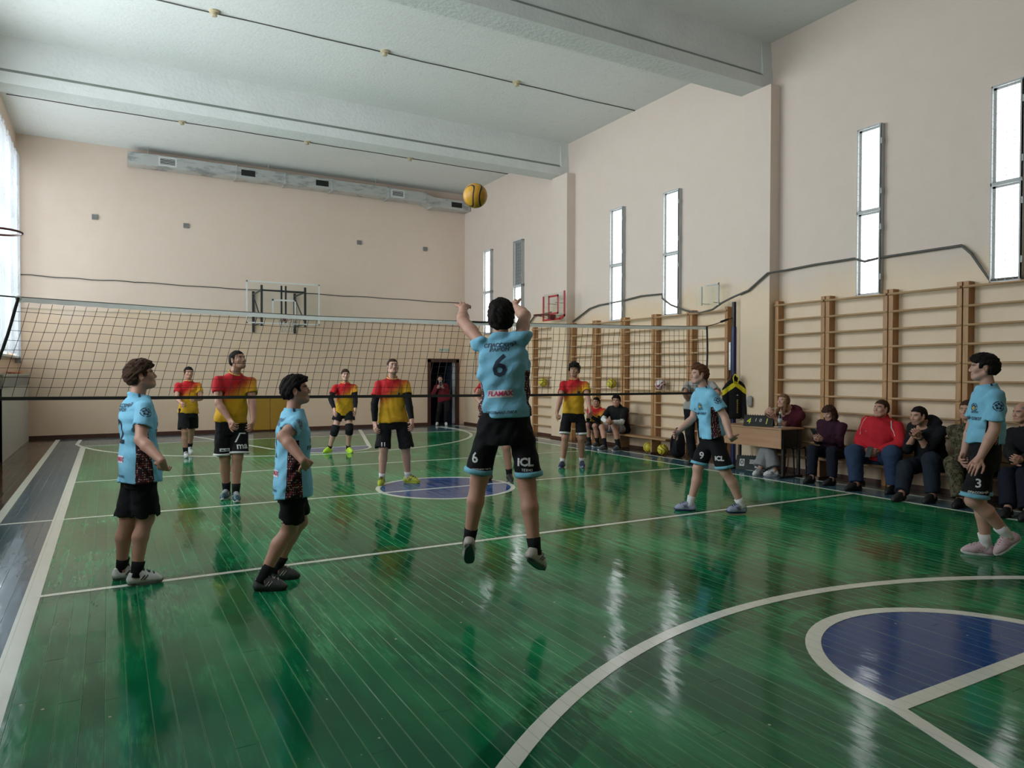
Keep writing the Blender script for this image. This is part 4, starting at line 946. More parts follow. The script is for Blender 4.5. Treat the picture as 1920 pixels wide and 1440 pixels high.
def add_hand(g, W, Md, H, n, curl, sgn, spread=1.0, thumb=.6):
    """W wrist, Md middle fingertip direction, n palm normal (the side the fingers curl to), sgn thumb side"""
    hl = .106 * H; d = un(Md - W); n = un(n - d * (n @ d)); s = un(np.cross(d, n)) * sgn; sc = H / 1.75
    off = [.034, .012, -.011, -.032]; ln = [.42, .47, .43, .34]
    for i in range(4):
        K = W + d * hl * (.53 - .02 * abs(i - 1)) + s * off[i] * sc
        g.add(cone(W + s * off[i] * .55 * sc + d * .008, K, .0145 * sc, .0115 * sc), .010)
        a = 0; p = K
        dd = un(d + s * off[i] * 3.0 * spread)
        for j, fr in enumerate((.46, .31, .23)):
            a += curl[min(i, len(curl) - 1)] * (1.0, 1.15, .8)[j]
            q = p + (dd * math.cos(a) + n * math.sin(a)) * hl * ln[i] * fr * 1.05
            g.add(cone(p, q, (.0098, .0088, .0080)[j] * sc, (.0090, .0082, .0070)[j] * sc), .003); p = q
    p = W + d * hl * .16 + s * .022 * sc; q = p + un(d * .65 + s * .75 + n * .35 * thumb) * hl * .26; r = q + un(d * .9 + s * .30 + n * .5 * thumb) * hl * .19; t = r + un(d * .95 + s * .05 + n * .6 * thumb) * hl * .15
    g.add(cone(p, q, .015 * sc, .012 * sc), .010); g.add(cone(q, r, .0112 * sc, .010 * sc), .003); g.add(cone(r, t, .0098 * sc, .0078 * sc), .003)
def foot_frame(A, T, H):
    AT = T - A; h = math.hypot(AT[0], AT[1]); td = un([AT[0], AT[1], 0]); ps0 = math.atan2(.085 - .028, .115 * H)
    ph = math.atan2(AT[2], h) + ps0
    x = td * math.cos(ph) + V3((0, 0, math.sin(ph))); z = -td * math.sin(ph) + V3((0, 0, math.cos(ph))); y = np.cross(z, x)
    return A - z * .085, x, y, z
POS = []
def person(J, label, kit, group=None):
    """J joints; kit: clothing, hair, resolution"""
    J = {k: (V3(v) if isinstance(v, (list, tuple)) else v) for k, v in J.items()}
    H, bd = J['h'], J.get('b', 1.0); res = kit.get('res', .009); fat = kit.get('fat', 1.0)
    P, N = J['P'], J['N']; J['SL'] = J['SL'] - un(N - P) * .017 * H * (0 if kit.get('air') else 1); J['SR'] = J['SR'] - un(N - P) * .017 * H * (0 if kit.get('air') else 1); latP = V3((-J['f'][1], J['f'][0], 0)); sh = J['SL'] - J['SR']; latC = un(sh); e = un(N - P); L = np.linalg.norm(N - P)
    cf = un(np.cross(latC, e)); cf = cf if cf @ J['cf'] > 0 else -cf
    seat = kit.get('seated', False); seed = int(abs(P[0] * 977 + P[1] * 131)) % 9999
    base = V3((P[0], P[1], min(J['AL'][2], J['AR'][2]) - .085 if not kit.get('air') else 0.0)); base[2] = max(base[2], 0)
    root = empty('person', base, label, 'person', group)
    sm = 1.0 * bd
    # ---- body: one continuous surface
    allp = np.stack([v for k, v in J.items() if isinstance(v, np.ndarray) and k not in ('f', 'cf', 'hd')]); lo, hi = allp.min(0) - .16, allp.max(0) + .16
    hp = (allp.min(0), allp.max(0))
    g = Grid(lo, hi, res * 1.12)
    tp, tloc = torso(P, N, latP, latC, H, .80 * bd * fat, .80 * bd * fat, -.08 if seat else -.16, .97); g.add(tp, .02)
    for s in 'LR':
        S, E, W = J['S' + s], J['E' + s], J['W' + s]; hip, K, A, T = J['hip' + s], J['K' + s], J['A' + s], J['T' + s]
        g.add(cone(N - e * .065 * H, S, .022 * H, .020 * H), .03); g.add(cone(S, S + (E - S) * .55, .0225 * H * bd, .0265 * H * bd), .02); g.add(cone(S + (E - S) * .5, E, .0265 * H * bd, .0240 * H * bd), .015)
        g.add(cone(E, E + (W - E) * .3, .0245 * H * bd, .0255 * H * bd), .012); g.add(cone(E + (W - E) * .3, W, .0255 * H * bd, .0165 * H), .012)
        g.add(cone(W, W + un(J['M' + s] - W) * .035 * H, .0165 * H, .014 * H, ), .01)
        g.add(cone(hip, hip + (K - hip) * .55, .034 * H * bd, .035 * H * bd), .03); g.add(cone(hip + (K - hip) * .55, K, .035 * H * bd, .0335 * H * bd), .02); g.add(cone(hip + (K - hip) * .82, K, .038 * H * bd, .0335 * H * bd), .02); kd = un(A - K); bk = -un(J['f'] - kd * (J['f'] @ kd))
        g.add(cone(K, K + (A - K) * .34 + bk * .010 * H, .0325 * H, .0335 * H), .02); g.add(cone(K + (A - K) * .34 + bk * .010 * H, A, .0335 * H, .0205 * H), .02)
        O, fx, fy, fz = foot_frame(A, T, H); g.add(cone(A, O + fx * .02 * H + fz * .045, .021 * H, .026 * H * .8), .02); g.add(cone(O - fx * .018 * H + fz * .045, O + fx * .075 * H + fz * .032, .020, .017), .02)
    hd = un(J['hd']); Hc = J['H']; hs = .1305 * H / .228 * kit.get('head', 1.0)
    hz = un(V3((0, 0, 1)) - hd * hd[2]); hx = un(np.cross(hd, hz)) * -1
    nb = Hc - hz * .055 * hs - hd * .020 * hs
    g.add(cone(N - e * .03 * H, nb, .0285 * H, .0295 * H), .02)
    P0, F0 = g.mesh(); P0 = relax(P0, F0, 1, .5)
    # ---- head, finer
    R = np.stack([hx, hd, hz]); hres = kit.get('hres', res * .62)
    lp = lambda x, y, z: Hc + (hx * x + hd * y + hz * z) * hs
    g = Grid(Hc - .19 * hs, Hc + .17 * hs, hres)
    fatf = kit.get('face', 1.0)
    g.add(ell(lp(0, -.012, .034), R, V3((.073, .093, .082)) * hs))
    g.add(ell(lp(0, .020, -.030), R, V3((.058 * fatf, .066, .074)) * hs), .03 * hs); g.add(ell(lp(0, .056, -.082), R, V3((.030 * fatf, .031, .026)) * hs), .028 * hs)
    for sx in (-1, 1):
        g.add(cone(lp(.052 * sx * fatf, -.004, -.045), lp(.030 * sx * fatf, .054, -.082), .018 * hs, .016 * hs), .02 * hs)
        g.add(ell(lp(.040 * sx, .058, -.018), R, V3((.022, .022, .020)) * hs), .02 * hs)
    g.add(cone(lp(-.030, .074, .026), lp(.030, .074, .026), .012 * hs, .012 * hs), .012 * hs)
    for sx in (-1, 1): g.sub(ell(lp(.030 * sx, .094, .004), R, V3((.017, .013, .0095)) * hs), .010 * hs)
    g.add(cone(lp(0, .081, .018), lp(0, .0985, -.022), .0072 * hs, .0108 * hs), .008 * hs)
    for sx in (-1, 1): g.add(ell(lp(.011 * sx, .092, -.029), R, V3((.009, .010, .008)) * hs), .006 * hs)
    op = kit.get('mouth', 0)
    g.add(cone(lp(-.019, .0805, -.0515), lp(.019, .0805, -.0515), .0078 * hs, .0078 * hs), .007 * hs); g.add(cone(lp(-.015, .0805, -.0645 - .004 * op), lp(.015, .0805, -.0645 - .004 * op), .0082 * hs, .0082 * hs), .006 * hs)
    if op: g.sub(ell(lp(0, .092, -.059), R, V3((.014, .012, .006)) * hs), .004)
    for sx in (-1, 1):
        ea = ell(lp(.074 * sx, -.008, -.004), np.stack([un(hx * sx + hd * -.45), un(hd + hx * sx * .45), hz]), V3((.009, .021, .032)) * hs); g.add(ea, .008 * hs)
        g.sub(ell(lp(.083 * sx, -.002, .0), R, V3((.006, .010, .016)) * hs), .004)
    g.add(cone(lp(0, -.020, -.04), N + (nb - N) * .2, .046 * hs, .0305 * H), .03 * hs)
    g.cut(N + (nb - N) * .18, N - nb, 0)
    P1, F1 = g.mesh(); P1 = relax(P1, F1, 1, .35)
    Q = ((P1 - Hc) @ R.T) / hs; tone = np.ones((len(P1), 3))
    lips = np.exp(-((Q[:, 0] / .025) ** 2 + ((Q[:, 2] + .0580) / .0115) ** 2) ** 2) * (Q[:, 1] > .06)
    tone *= 1 - lips[:, None] * V3((.18, .48, .40))
    brow = np.zeros(len(P1))
    for sx in (-1, 1): brow = np.maximum(brow, np.exp(-(((Q[:, 0] - .030 * sx) / .023) ** 2 + ((Q[:, 2] - .025) / .0085) ** 2) ** 2) * (Q[:, 1] > .05))
    tone *= 1 - brow[:, None] * V3((.80, .84, .86)) * kit.get('brow', 1.0)
    if kit.get('stubble'):
        sb_ = np.clip((-.035 - Q[:, 2]) / .02, 0, 1) * (Q[:, 1] > -.01) * np.clip((Q[:, 2] + .14) / .03, 0, 1); tone *= 1 - sb_[:, None] * V3((.30, .26, .22)) * kit['stubble']
    # ---- hands, finer
    parts = [(P0, F0, np.ones((len(P0), 3))), (P1, F1, tone)]
    for s, sg in (('L', 1), ('R', -1)):
        W, Md, E = J['W' + s], J['M' + s], J['E' + s]; hk = kit.get('hand' + s, {}); d = un(Md - W)
        n = V3(hk['n']) if 'n' in hk else (-latC * sg * .8 - cf * .5)
        g = Grid(np.minimum(W, Md) - .075, np.maximum(W, Md) + .075, kit.get('fres', .0052))
        g.add(cone(W - un(W - E) * .03, W, .0170 * H, .0150 * H), .0); g.add(cone(W, W + d * .03 * H, .0150 * H, .0130 * H), .01)
        add_hand(g, W, Md, H, n, hk.get('curl', (.30, .34, .40, .46)), sg * hk.get('t', 1), hk.get('spread', .6), hk.get('thumb', .7))
        Ph, Fh = g.mesh(); Ph = relax(Ph, Fh, 1, .3)
        if len(Ph): parts.append((Ph, Fh, np.ones((len(Ph), 3)) * V3((1.0, .94, .93))))
    off = 0; PP, FF, TTn = [], [], []
    for p_, f_, t_ in parts: PP.append(p_); FF.append(f_ + off); TTn.append(t_); off += len(p_)
    me = np_mesh('body', np.concatenate(PP), np.concatenate(FF)); setattr_col(me, 'tone', np.concatenate(TTn))
    body = link('body', me, SKIN[kit.get('skin', 0)], root, True)
    for sx in (-1, 1):
        c_ = lp(.030 * sx, .0705, .003)
        ey = MB().sphere(c_, .0118 * hs, 12, 8).build('eye', M['eye_white'], root, True); MB().sphere(V3(c_) + un(J['hd']) * .0052 * hs, .0074 * hs, 8, 6).build('iris', M['iris'], ey, True)
    # ---- hair
    hr = kit.get('hair', {})
    if hr:
        g = Grid(Hc - .23 * hs - (V3((0, 0, .24)) if hr.get('long') else 0), Hc + .19 * hs, hres * 1.05); th = hr.get('t', .012)
        g.add(ell(lp(0, -.013, .036), R, V3((.073 + th, .093 + th, .082 + th)) * hs)); g.add(ell(lp(0, -.055, -.005), R, V3((.060 + th, .050 + th, .06)) * hs), .03 * hs)
        if hr.get('top'): g.add(ell(lp(0, .015, .085), R, V3((.060, .085, .030 + hr['top'])) * hs), .03 * hs)
        zf, yt = hr.get('zf', .064), hr.get('yt', .040)
        def hairless(x, y, z):
            px, py, pz = (x - Hc[0]) / hs, (y - Hc[1]) / hs, (z - Hc[2]) / hs
            yl = px * hd[0] + py * hd[1] + pz * hd[2]; zl = px * hz[0] + py * hz[1] + pz * hz[2]
            a = np.maximum(yt - .22 * (zf - zl) - yl, zl - zf - .25 * (yl - .085)); b = np.maximum(-.024 - yl, zl + .004); c = zl + hr.get('nape', .056)
            return np.minimum(np.minimum(a, b), c) * hs
        g.sub((hairless, Hc - .4, Hc + .4), .005)
        for sx in (-1, 1): g.sub(ell(lp(.082 * sx, -.006, -.002), R, V3((.022, .027, .033)) * hs), .004)
        if hr.get('bald'): g.sub(ell(lp(0, .02, .10), R, V3((.055, .085, .06)) * hs), .01)
        for (ax_, ay_, az_, bx_, by_, bz_, r1, r2) in hr.get('locks', ()): g.add(cone(lp(ax_, ay_, az_), lp(bx_, by_, bz_), r1 * hs, r2 * hs), .012 * hs)
        if hr.get('locks'): g.sub(ell(lp(0, .062, -.020), R, V3((.060, .052, .078 + hr.get('facez', 0))) * hs), .006)
        g.wrinkle(hr.get('rough', .004), 130, seed, 5); g.wrinkle(hr.get('rough', .004) * .6, 260, seed + 2, 4); Ph, Fh = g.mesh()
        if len(Ph): link('hair', np_mesh('hair', relax(Ph, Fh, 1, .3), Fh), HAIR[hr.get('c', 'black')], root, True)
    # ---- upper garment
    st = kit['shirt']; tmin = st.get('tmin', -.22); lo2 = st.get('loose', 1.0); wr_ = st.get('wr', .0075)
    ta = [.126, .125, .120, .110, .103, .106, .100, .072, .040]; tb_ = [.084, .084, .083, .075, .069, .073, .064, .054, .040]
    if st.get('taper'): ta = [a * (1 - .10 * max(0, .5 - t)) for a, t in zip(ta, TT)]
    sp_ = max(J[k + s][2] for k in 'SEW' for s in 'LR')
    pts = np.stack([P, N, J['SL'], J['SR'], J['EL'], J['ER']] + ([J['WL'], J['WR']] if st['sleeve'] > 1 else []) + [P + e * L * tmin])
    g = Grid(pts.min(0) - .19, pts.max(0) + .17, res); bs = bd * fat * lo2
    tp, tl = torso(P, N, latP, latC, H, bs, bs * st.get('deep', 1.0), tmin, 1.0, tabs=(TT, ta, tb_)); g.add(tp)
    if st.get('belly'): g.add(ell(P + e * L * .34 + cf * .03, np.stack([latC, cf, e]), V3((.10 * H * bs, .075 * H * bs, .10 * H))), .05)
    sl_ = st['sleeve']; sw = st.get('sw', 1.0); ends = []
    for s in 'LR':
        S, E, W = J['S' + s], J['E' + s], J['W' + s]
        g.add(cone(N - e * .034 * H, S, .030 * H, .0315 * H * sw), .035)
        if sl_ <= 1:
            q = S + (E - S) * sl_; d = un(E - S); r2 = .0435 * H * sw
            g.add(clip(cone(S, S + (E - S) * (sl_ + .25), .0350 * H * sw, r2), q, d), .022); ends.append((q, d, r2))
        else:
            f_ = sl_ - 1; q = E + (W - E) * f_
            g.add(cone(S, E, .0365 * H * sw, .035 * H * sw), .025); g.add(cone(E, q, .036 * H * sw, .028 * H * sw), .02)
    for q, d, r2 in ends: g.sub(clip(cone(q + d * .03, q - d * .03, r2 - .013, r2 - .013), q - d * .02, -d), 0)
    g.add(cone(N - e * .06 * H, N + un(nb - N) * .012 * H * st.get('col', 1), .046 * H, .041 * H), .03)
    if st.get('hood'):
        for k in range(-3, 4):
            a = k * .42; g.add(ell(N + (latC * math.sin(a) * .062 - cf * (.058 * math.cos(a) + .01)) * H + e * (.004 - .012 * abs(k) / 3) * H, np.eye(3), V3((.034, .034, .030)) * H), .02)
    g.cut(N + un(nb - N) * .016 * H * st.get('col', 1), nb - N, .004)
    if not seat: g.cut(P + e * L * tmin, -e, .003)
    else: g.cut(P + e * L * tmin, -e, .01)
    g.wrinkle(wr_, 26, seed, 5, (1, 1, .9)); g.wrinkle(wr_ * .6, 60, seed + 1, 4)
    Ps, Fs = g.mesh(); Ps = relax(Ps, Fs, 1, .4); me = np_mesh('shirt', Ps, Fs)
    t, u, w_ = tl(Ps[:, 0], Ps[:, 1], Ps[:, 2]); setattr_vec(me, 'bc', np.stack([u / H * 1.0, t, w_ / H], 1))
    shirt = link(st.get('name', 'shirt'), me, CL[st['m']], root, True)
    # collar ring
    if st.get('collar'):
        d = un(nb - N); c_ = N + d * .0155 * H; a1 = un(latC - d * (latC @ d)); a2 = np.cross(d, a1)
        a2 = a2 if a2 @ cf > 0 else -a2
        MB().tube([c_ + (a1 * math.cos(q * .2618) * .0425 + a2 * math.sin(q * .2618) * .0425) * H - d * (.003 * H * max(0, math.sin(q * .2618))) for q in range(24)], .0042 * H, 6, True).build('collar', CL[st['collar']], shirt, True)
    # cuffs under the sleeve end
    # ---- lower garment
    lw = kit['legs']; lf = lw['len']; k1_ = lw.get('w', 1.0)
    pts = np.stack([P, J['hipL'], J['hipR'], J['KL'], J['KR'], J['AL'], J['AR']]) if lf > 1 else np.stack([P, J['hipL'], J['hipR'], J['KL'], J['KR']])
    g = Grid(pts.min(0) - .17, pts.max(0) + .16, res)
    wt = tmin + .05 if not seat else .1
    tp2, tl2 = torso(P, N, latP, latC, H, bd * fat * .98, bd * fat * .98, -.10 if seat else -.29, wt, tabs=(TT, [.082, .094, .095, .091, .088, .09, .09, .09, .09], [.062, .069, .069, .063, .059, .06, .06, .06, .06])); g.add(tp2)
    hems = []
    for s in 'LR':
        hip, K, A = J['hip' + s], J['K' + s], J['A' + s]
        out = latP * (.012 if s == 'L' else -.012) * H * (0 if seat else 1)
        if lf <= 1:
            q = hip + (K - hip) * lf; r1, r2 = (.056 if seat else .047) * H * bd, (.040 + .022 * k1_) * H * bd; ov = min(1.25, lf + .18); d = un(K - hip)
            if not seat: d = un(d + V3((0, 0, -1)) * .8)
            g.add(clip(cone(hip + out * .2, hip + (K - hip) * ov + out, r1, r2), q, d), .018)
            g.sub(clip(cone(q + d * .05 + out, q - d * .05 + out, r2 - .016, r2 - .016), q - d * .02, -d), .0); hems.append((q + out, d, r2, s))
        else:
            f_ = lf - 1; q = K + (A - K) * f_
            d = un(A - K); g.add(cone(hip, K, .060 * H * bd, .047 * H * k1_ * bd), .02); g.add(clip(cone(K, q + d * .03, .047 * H * k1_ * bd, .039 * H * k1_ * lw.get('flare', 1.0)), q, d), .02)
    g.wrinkle(lw.get('wr', .0045), 30, seed + 5, 5, (1, 1, .5)); g.wrinkle(.0025, 70, seed + 6, 3)
    Pl, Fl = g.mesh(); Pl = relax(Pl, Fl, 1, .4); legs = link(lw.get('name', 'shorts'), np_mesh('shorts', Pl, Fl), CL[lw['m']], root, True)
    if lw.get('hem'):
        bvh = BVHTree.FromPolygons([Vector(p_) for p_ in Pl], [tuple(map(int, f_)) for f_ in Fl])
        for q, d, r2, s in hems:
            a1 = un(np.cross(d, V3((.3, .9, .1)))); a2 = np.cross(d, a1); hw = lw.get('hemw', .028); v, f = [], []; n_ = 40
            for i in range(n_):
                an = i * 2 * math.pi / n_; dr = a1 * math.cos(an) + a2 * math.sin(an); rows = []
                for k in range(3):
                    o_ = q - d * (hw * k / 2 + .003); hit = bvh.ray_cast(Vector(o_ + dr * .3), Vector(-dr), .34); hr_ = .3 - hit[3] if hit[3] is not None else r2
                    if abs(hr_ - r2) > .05: hr_ = r2
                    v.append(o_ + dr * (hr_ + .0022))
            for i in range(n_):
                j = (i + 1) % n_; f += [(i * 3, j * 3, j * 3 + 1, i * 3 + 1), (i * 3 + 1, j * 3 + 1, j * 3 + 2, i * 3 + 2)]
            me = bpy.data.meshes.new('hem'); me.from_pydata([tuple(x) for x in v], [], f); o_ = link('hem_band', me, CL[lw['hem']], legs, True); o_.modifiers.new('thick', 'SOLIDIFY').thickness = .003
    # ---- arm sleeves, knee pads
    for s in kit.get('armsleeve', ''):
        S, E, W = J['S' + s], J['E' + s], J['W' + s]; g = Grid(np.minimum(np.minimum(S, E), W) - .07, np.maximum(np.maximum(S, E), W) + .07, res * .9)
        g.add(cone(S + (E - S) * .3, E, .032 * H * bd, .0275 * H * bd)); g.add(cone(E, E + (W - E) * .3, .0275 * H * bd, .0280 * H * bd), .012); g.add(cone(E + (W - E) * .3, W, .028 * H * bd, .0195 * H), .012)
        g.cut(S + (E - S) * .38, S - E); d = un(W - E); g.cut_near(W - d * .015, d, W - .06, W + .06)
        Pa, Fa = g.mesh(); link('arm_sleeve', np_mesh('arm_sleeve', Pa, Fa), CL[kit.get('armsleeve_m', 'black')], root, True)
    for s in kit.get('kneepad', ''):
        K, A, hip = J['K' + s], J['A' + s], J['hip' + s]; g = Grid(K - .14, K + .14, res * .9); a_, b_ = K + (hip - K) * .24, K + (A - K) * .24
        g.add(cone(a_ + (hip - K) * .1, K, .048 * H, .045 * H)); g.add(cone(K, b_ + (A - K) * .1, .045 * H, .043 * H), .01); g.add(ell(K + V3(J['f']) * .03, np.eye(3), V3((.05, .05, .07))), .01)
        g.cut(a_, a_ - K); g.cut(b_, b_ - K); Pa, Fa = g.mesh(); link('knee_pad', np_mesh('knee_pad', Pa, Fa), CL['black'], root, True)
    # ---- socks and shoes
    sk = kit.get('sock'); so = kit['shoe']
    for s in 'LR':
        A, T, K = J['A' + s], J['T' + s], J['K' + s]; O, fx, fy, fz = foot_frame(A, T, H); sc = H / 1.75
        if sk:
            d = un(K - A); ln_ = sk[1]; r0 = .0205 * H + .006
            pts = [A - d * .03, A, A + d * ln_ * .5, A + d * ln_]; kk = np.linalg.norm(K - A)
            rr = [r0 + .002, r0] + [(.0205 + (.0335 - .0205) * min(1, (f_ * ln_) / (kk * .66))) * H + .0055 for f_ in (.5, 1.0)]
            MB().tube(pts, .03, 18, radii=rr).build('sock', CL[sk[0]], root, True)
        sr = min(.0062, res * .75); g = Grid(np.minimum(O, T) - .15, np.maximum(O, T) + .15, sr)
        fl = lambda x, y, z: O + fx * x * sc + fy * y * sc + fz * z
        g.add(cone(fl(-.030, 0, .045), fl(-.020, 0, .092), .0365 * sc, .033 * sc)); g.add(cone(fl(-.030, 0, .036), fl(.07, 0, .042), .038 * sc, .041 * sc), .02); g.add(cone(fl(.018, 0, .086), fl(.125, 0, .044), .035 * sc, .036 * sc), .02)
        g.add(cone(fl(.10, .004, .036), fl(.152, .0, .031), .043 * sc, .033 * sc, fz, .78), .02); hi_ = kit.get('hightop', 0)
        if hi_: g.add(cone(fl(-.015, 0, .08), fl(-.012, 0, .10 + hi_), .036 * sc, .036 * sc), .01)
        g.cut(fl(-.01, 0, .100 + hi_), fz * 1.0 + fx * -.30, .003); g.cut(fl(0, 0, .016), -fz, .001)
        Pf, Ff = g.mesh(); sh_ = link('shoe', np_mesh('shoe', relax(Pf, Ff, 1, .3), Ff), SHOE[so[0]], root, True)
        v, f = [], []; n_ = 28
        for k, (zz, gr) in enumerate(((0.0, .94), (.010, 1.0), (.028, .985), (.031, .93))):
            for i in range(n_):
                an = 2 * math.pi * i / n_; ca, sa = math.cos(an), math.sin(an); xx = .062 + .128 * ca; wd = .040 + .008 * ca - .006 * math.exp(-((xx - .05) / .03) ** 2)
                tz = .012 * max(0, (xx - .15) / .05) ** 2; v.append(tuple(O + fx * (xx - .062) * gr * sc + fx * .062 * sc + fy * wd * sa * gr * sc * (1 if abs(ca) < .8 else .96) + fz * (zz + tz)))
        for k in range(3):
            for i in range(n_): j = (i + 1) % n_; f.append((k * n_ + i, k * n_ + j, (k + 1) * n_ + j, (k + 1) * n_ + i))
        f.append(tuple(range(n_))[::-1]); f.append(tuple(3 * n_ + i for i in range(n_)))
        me = bpy.data.meshes.new('sole'); me.from_pydata(v, [], f); link('sole', me, SHOE[so[1]], sh_, False)
        if len(so) > 2:
            bvs = BVHTree.FromPolygons([Vector(p_) for p_ in Pf], [tuple(map(int, f_)) for f_ in Ff])
            def onshoe(x_, y_):
                o_ = fl(x_, y_, .25); h_ = bvs.ray_cast(Vector(o_), Vector(-fz), .3); return (V3(h_[0]) + fz * .003) if h_[0] is not None else fl(x_, y_, .08)
            for k in range(4):
                x_ = .052 + .020 * k
                MB().tube([onshoe(x_ + (.012 if k % 2 else 0) * q_ / 3, .024 * sc - .016 * sc * q_) for q_ in range(4)], .0050 * sc, 6).build('lace', SHOE[so[2]], sh_, True)
            for q in (-1, 1):
                for k in range(2):
                    pts_ = []
                    for t_ in range(4):
                        o_ = fl(.030 + .022 * k + .010 * t_, q * .12, .040 + .011 * t_); h_ = bvs.ray_cast(Vector(o_), Vector(-fy * q), .2)
                        if h_[0] is not None: pts_.append(V3(h_[0]) + fy * q * .001)
                    if len(pts_) > 1: MB().tube(pts_, .0040 * sc, 5).build('side_stripe', SHOE[so[3] if len(so) > 3 else so[2]], sh_, True)
    return dict(root=root, shirt=shirt, legs=legs, P=P, N=N, e=e, L=L, lat=latC, latP=latP, f=cf, fp=V3(J['f']), J=J, H=H)

# ------------------------------------------------------------------ printing on cloth
_bv = {}
def bvh_of(o):
    if o.name not in _bv:
        off = Vector((0, 0, 0)); q = o.parent
        while q is not None: off += q.location; q = q.parent
        _bv[o.name] = BVHTree.FromPolygons([v.co + off for v in o.data.vertices], [tuple(p.vertices) for p in o.data.polygons])
    return _bv[o.name]
def project(bm, target, origin, n, up, mat, name, off=.003, reach=.3):
    for _ in range(3):
        bmesh.ops.triangulate(bm, faces=bm.faces); es = [e_ for e_ in bm.edges if e_.calc_length() > .016]
        if not es: break
        bmesh.ops.subdivide_edges(bm, edges=es, cuts=1)
    n = Vector(un(n)); up = Vector(up); up = (up - n * up.dot(n)).normalized(); r_ = up.cross(n); bv = bvh_of(target); bad = []; o = Vector(origin)
    for v in bm.verts:
        w_ = o + r_ * v.co.x + up * v.co.y; h = bv.ray_cast(w_ + n * reach, -n, reach * 2)
        if h[0] is None: bad.append(v)
        else: v.co = h[0] + n * off
    bmesh.ops.delete(bm, geom=bad, context='VERTS')
    if not bm.faces: bm.free(); return None
    me = bpy.data.meshes.new(name); bm.to_mesh(me); bm.free(); return link(name, me, mat, target)
def text_bm(txt, size, shear=0.0, bold=0.0, sx=1.0):
    cu = bpy.data.curves.new('t', 'FONT'); cu.body = txt; cu.size = size; cu.align_x = 'CENTER'; cu.align_y = 'CENTER'; cu.shear = shear; cu.resolution_u = 2; cu.offset = bold; cu.space_line = .8
    ob = bpy.data.objects.new('t', cu); COL.objects.link(ob); me = bpy.data.meshes.new_from_object(ob.evaluated_get(bpy.context.evaluated_depsgraph_get()))
    bpy.data.objects.remove(ob); bpy.data.curves.remove(cu); bm = bmesh.new(); bm.from_mesh(me); bpy.data.meshes.remove(me)
    for v in bm.verts: v.co.x *= sx
    return bm
def rect_bm(w_, h_, x=0, y=0):
    bm = bmesh.new(); nx, ny = max(1, int(w_ / .015)), max(1, int(h_ / .015)); g = [[bm.verts.new((x - w_ / 2 + w_ * i / nx, y - h_ / 2 + h_ * j / ny, 0)) for j in range(ny + 1)] for i in range(nx + 1)]
    for i in range(nx):
        for j in range(ny): bm.faces.new((g[i][j], g[i + 1][j], g[i + 1][j + 1], g[i][j + 1]))
    return bm
def poly_bm(polys):
    bm = bmesh.new()
    for p in polys: bm.faces.new([bm.verts.new((x, y, 0)) for x, y in p])
    return bm
def emblem_bm(r):
    P_ = []
    for k in range(5):
        a = math.pi / 2 + k * 1.2566; P_.append([(math.cos(a) * r * .46 + r * .25 * math.cos(q * .7854), math.sin(a) * r * .46 + r * .25 * math.sin(q * .7854)) for q in range(8)])
    for k in range(24):
        if k % 6 == 5: continue
        a, b = k * .2618, (k + 1) * .2618; P_.append([(r * math.cos(a), r * math.sin(a)), (r * math.cos(b), r * math.sin(b)), (r * .84 * math.cos(b), r * .84 * math.sin(b)), (r * .84 * math.cos(a), r * .84 * math.sin(a))])
    return poly_bm(P_)
def on_torso(p, t, n, u=0.0): return p['P'] + p['e'] * p['L'] * t + un(np.cross(p['e'], n)) * u     # u to the right seen from outside
def shirt_print(p, txt, size, t, n, u=0, mat='navy_print', shear=.0, bold=.0, sx=1.0, off=.003, name='lettering'):
    return project(text_bm(txt, size, shear, bold, sx), p['shirt'], on_torso(p, t, n, u), n, p['e'], M[mat], name, off)
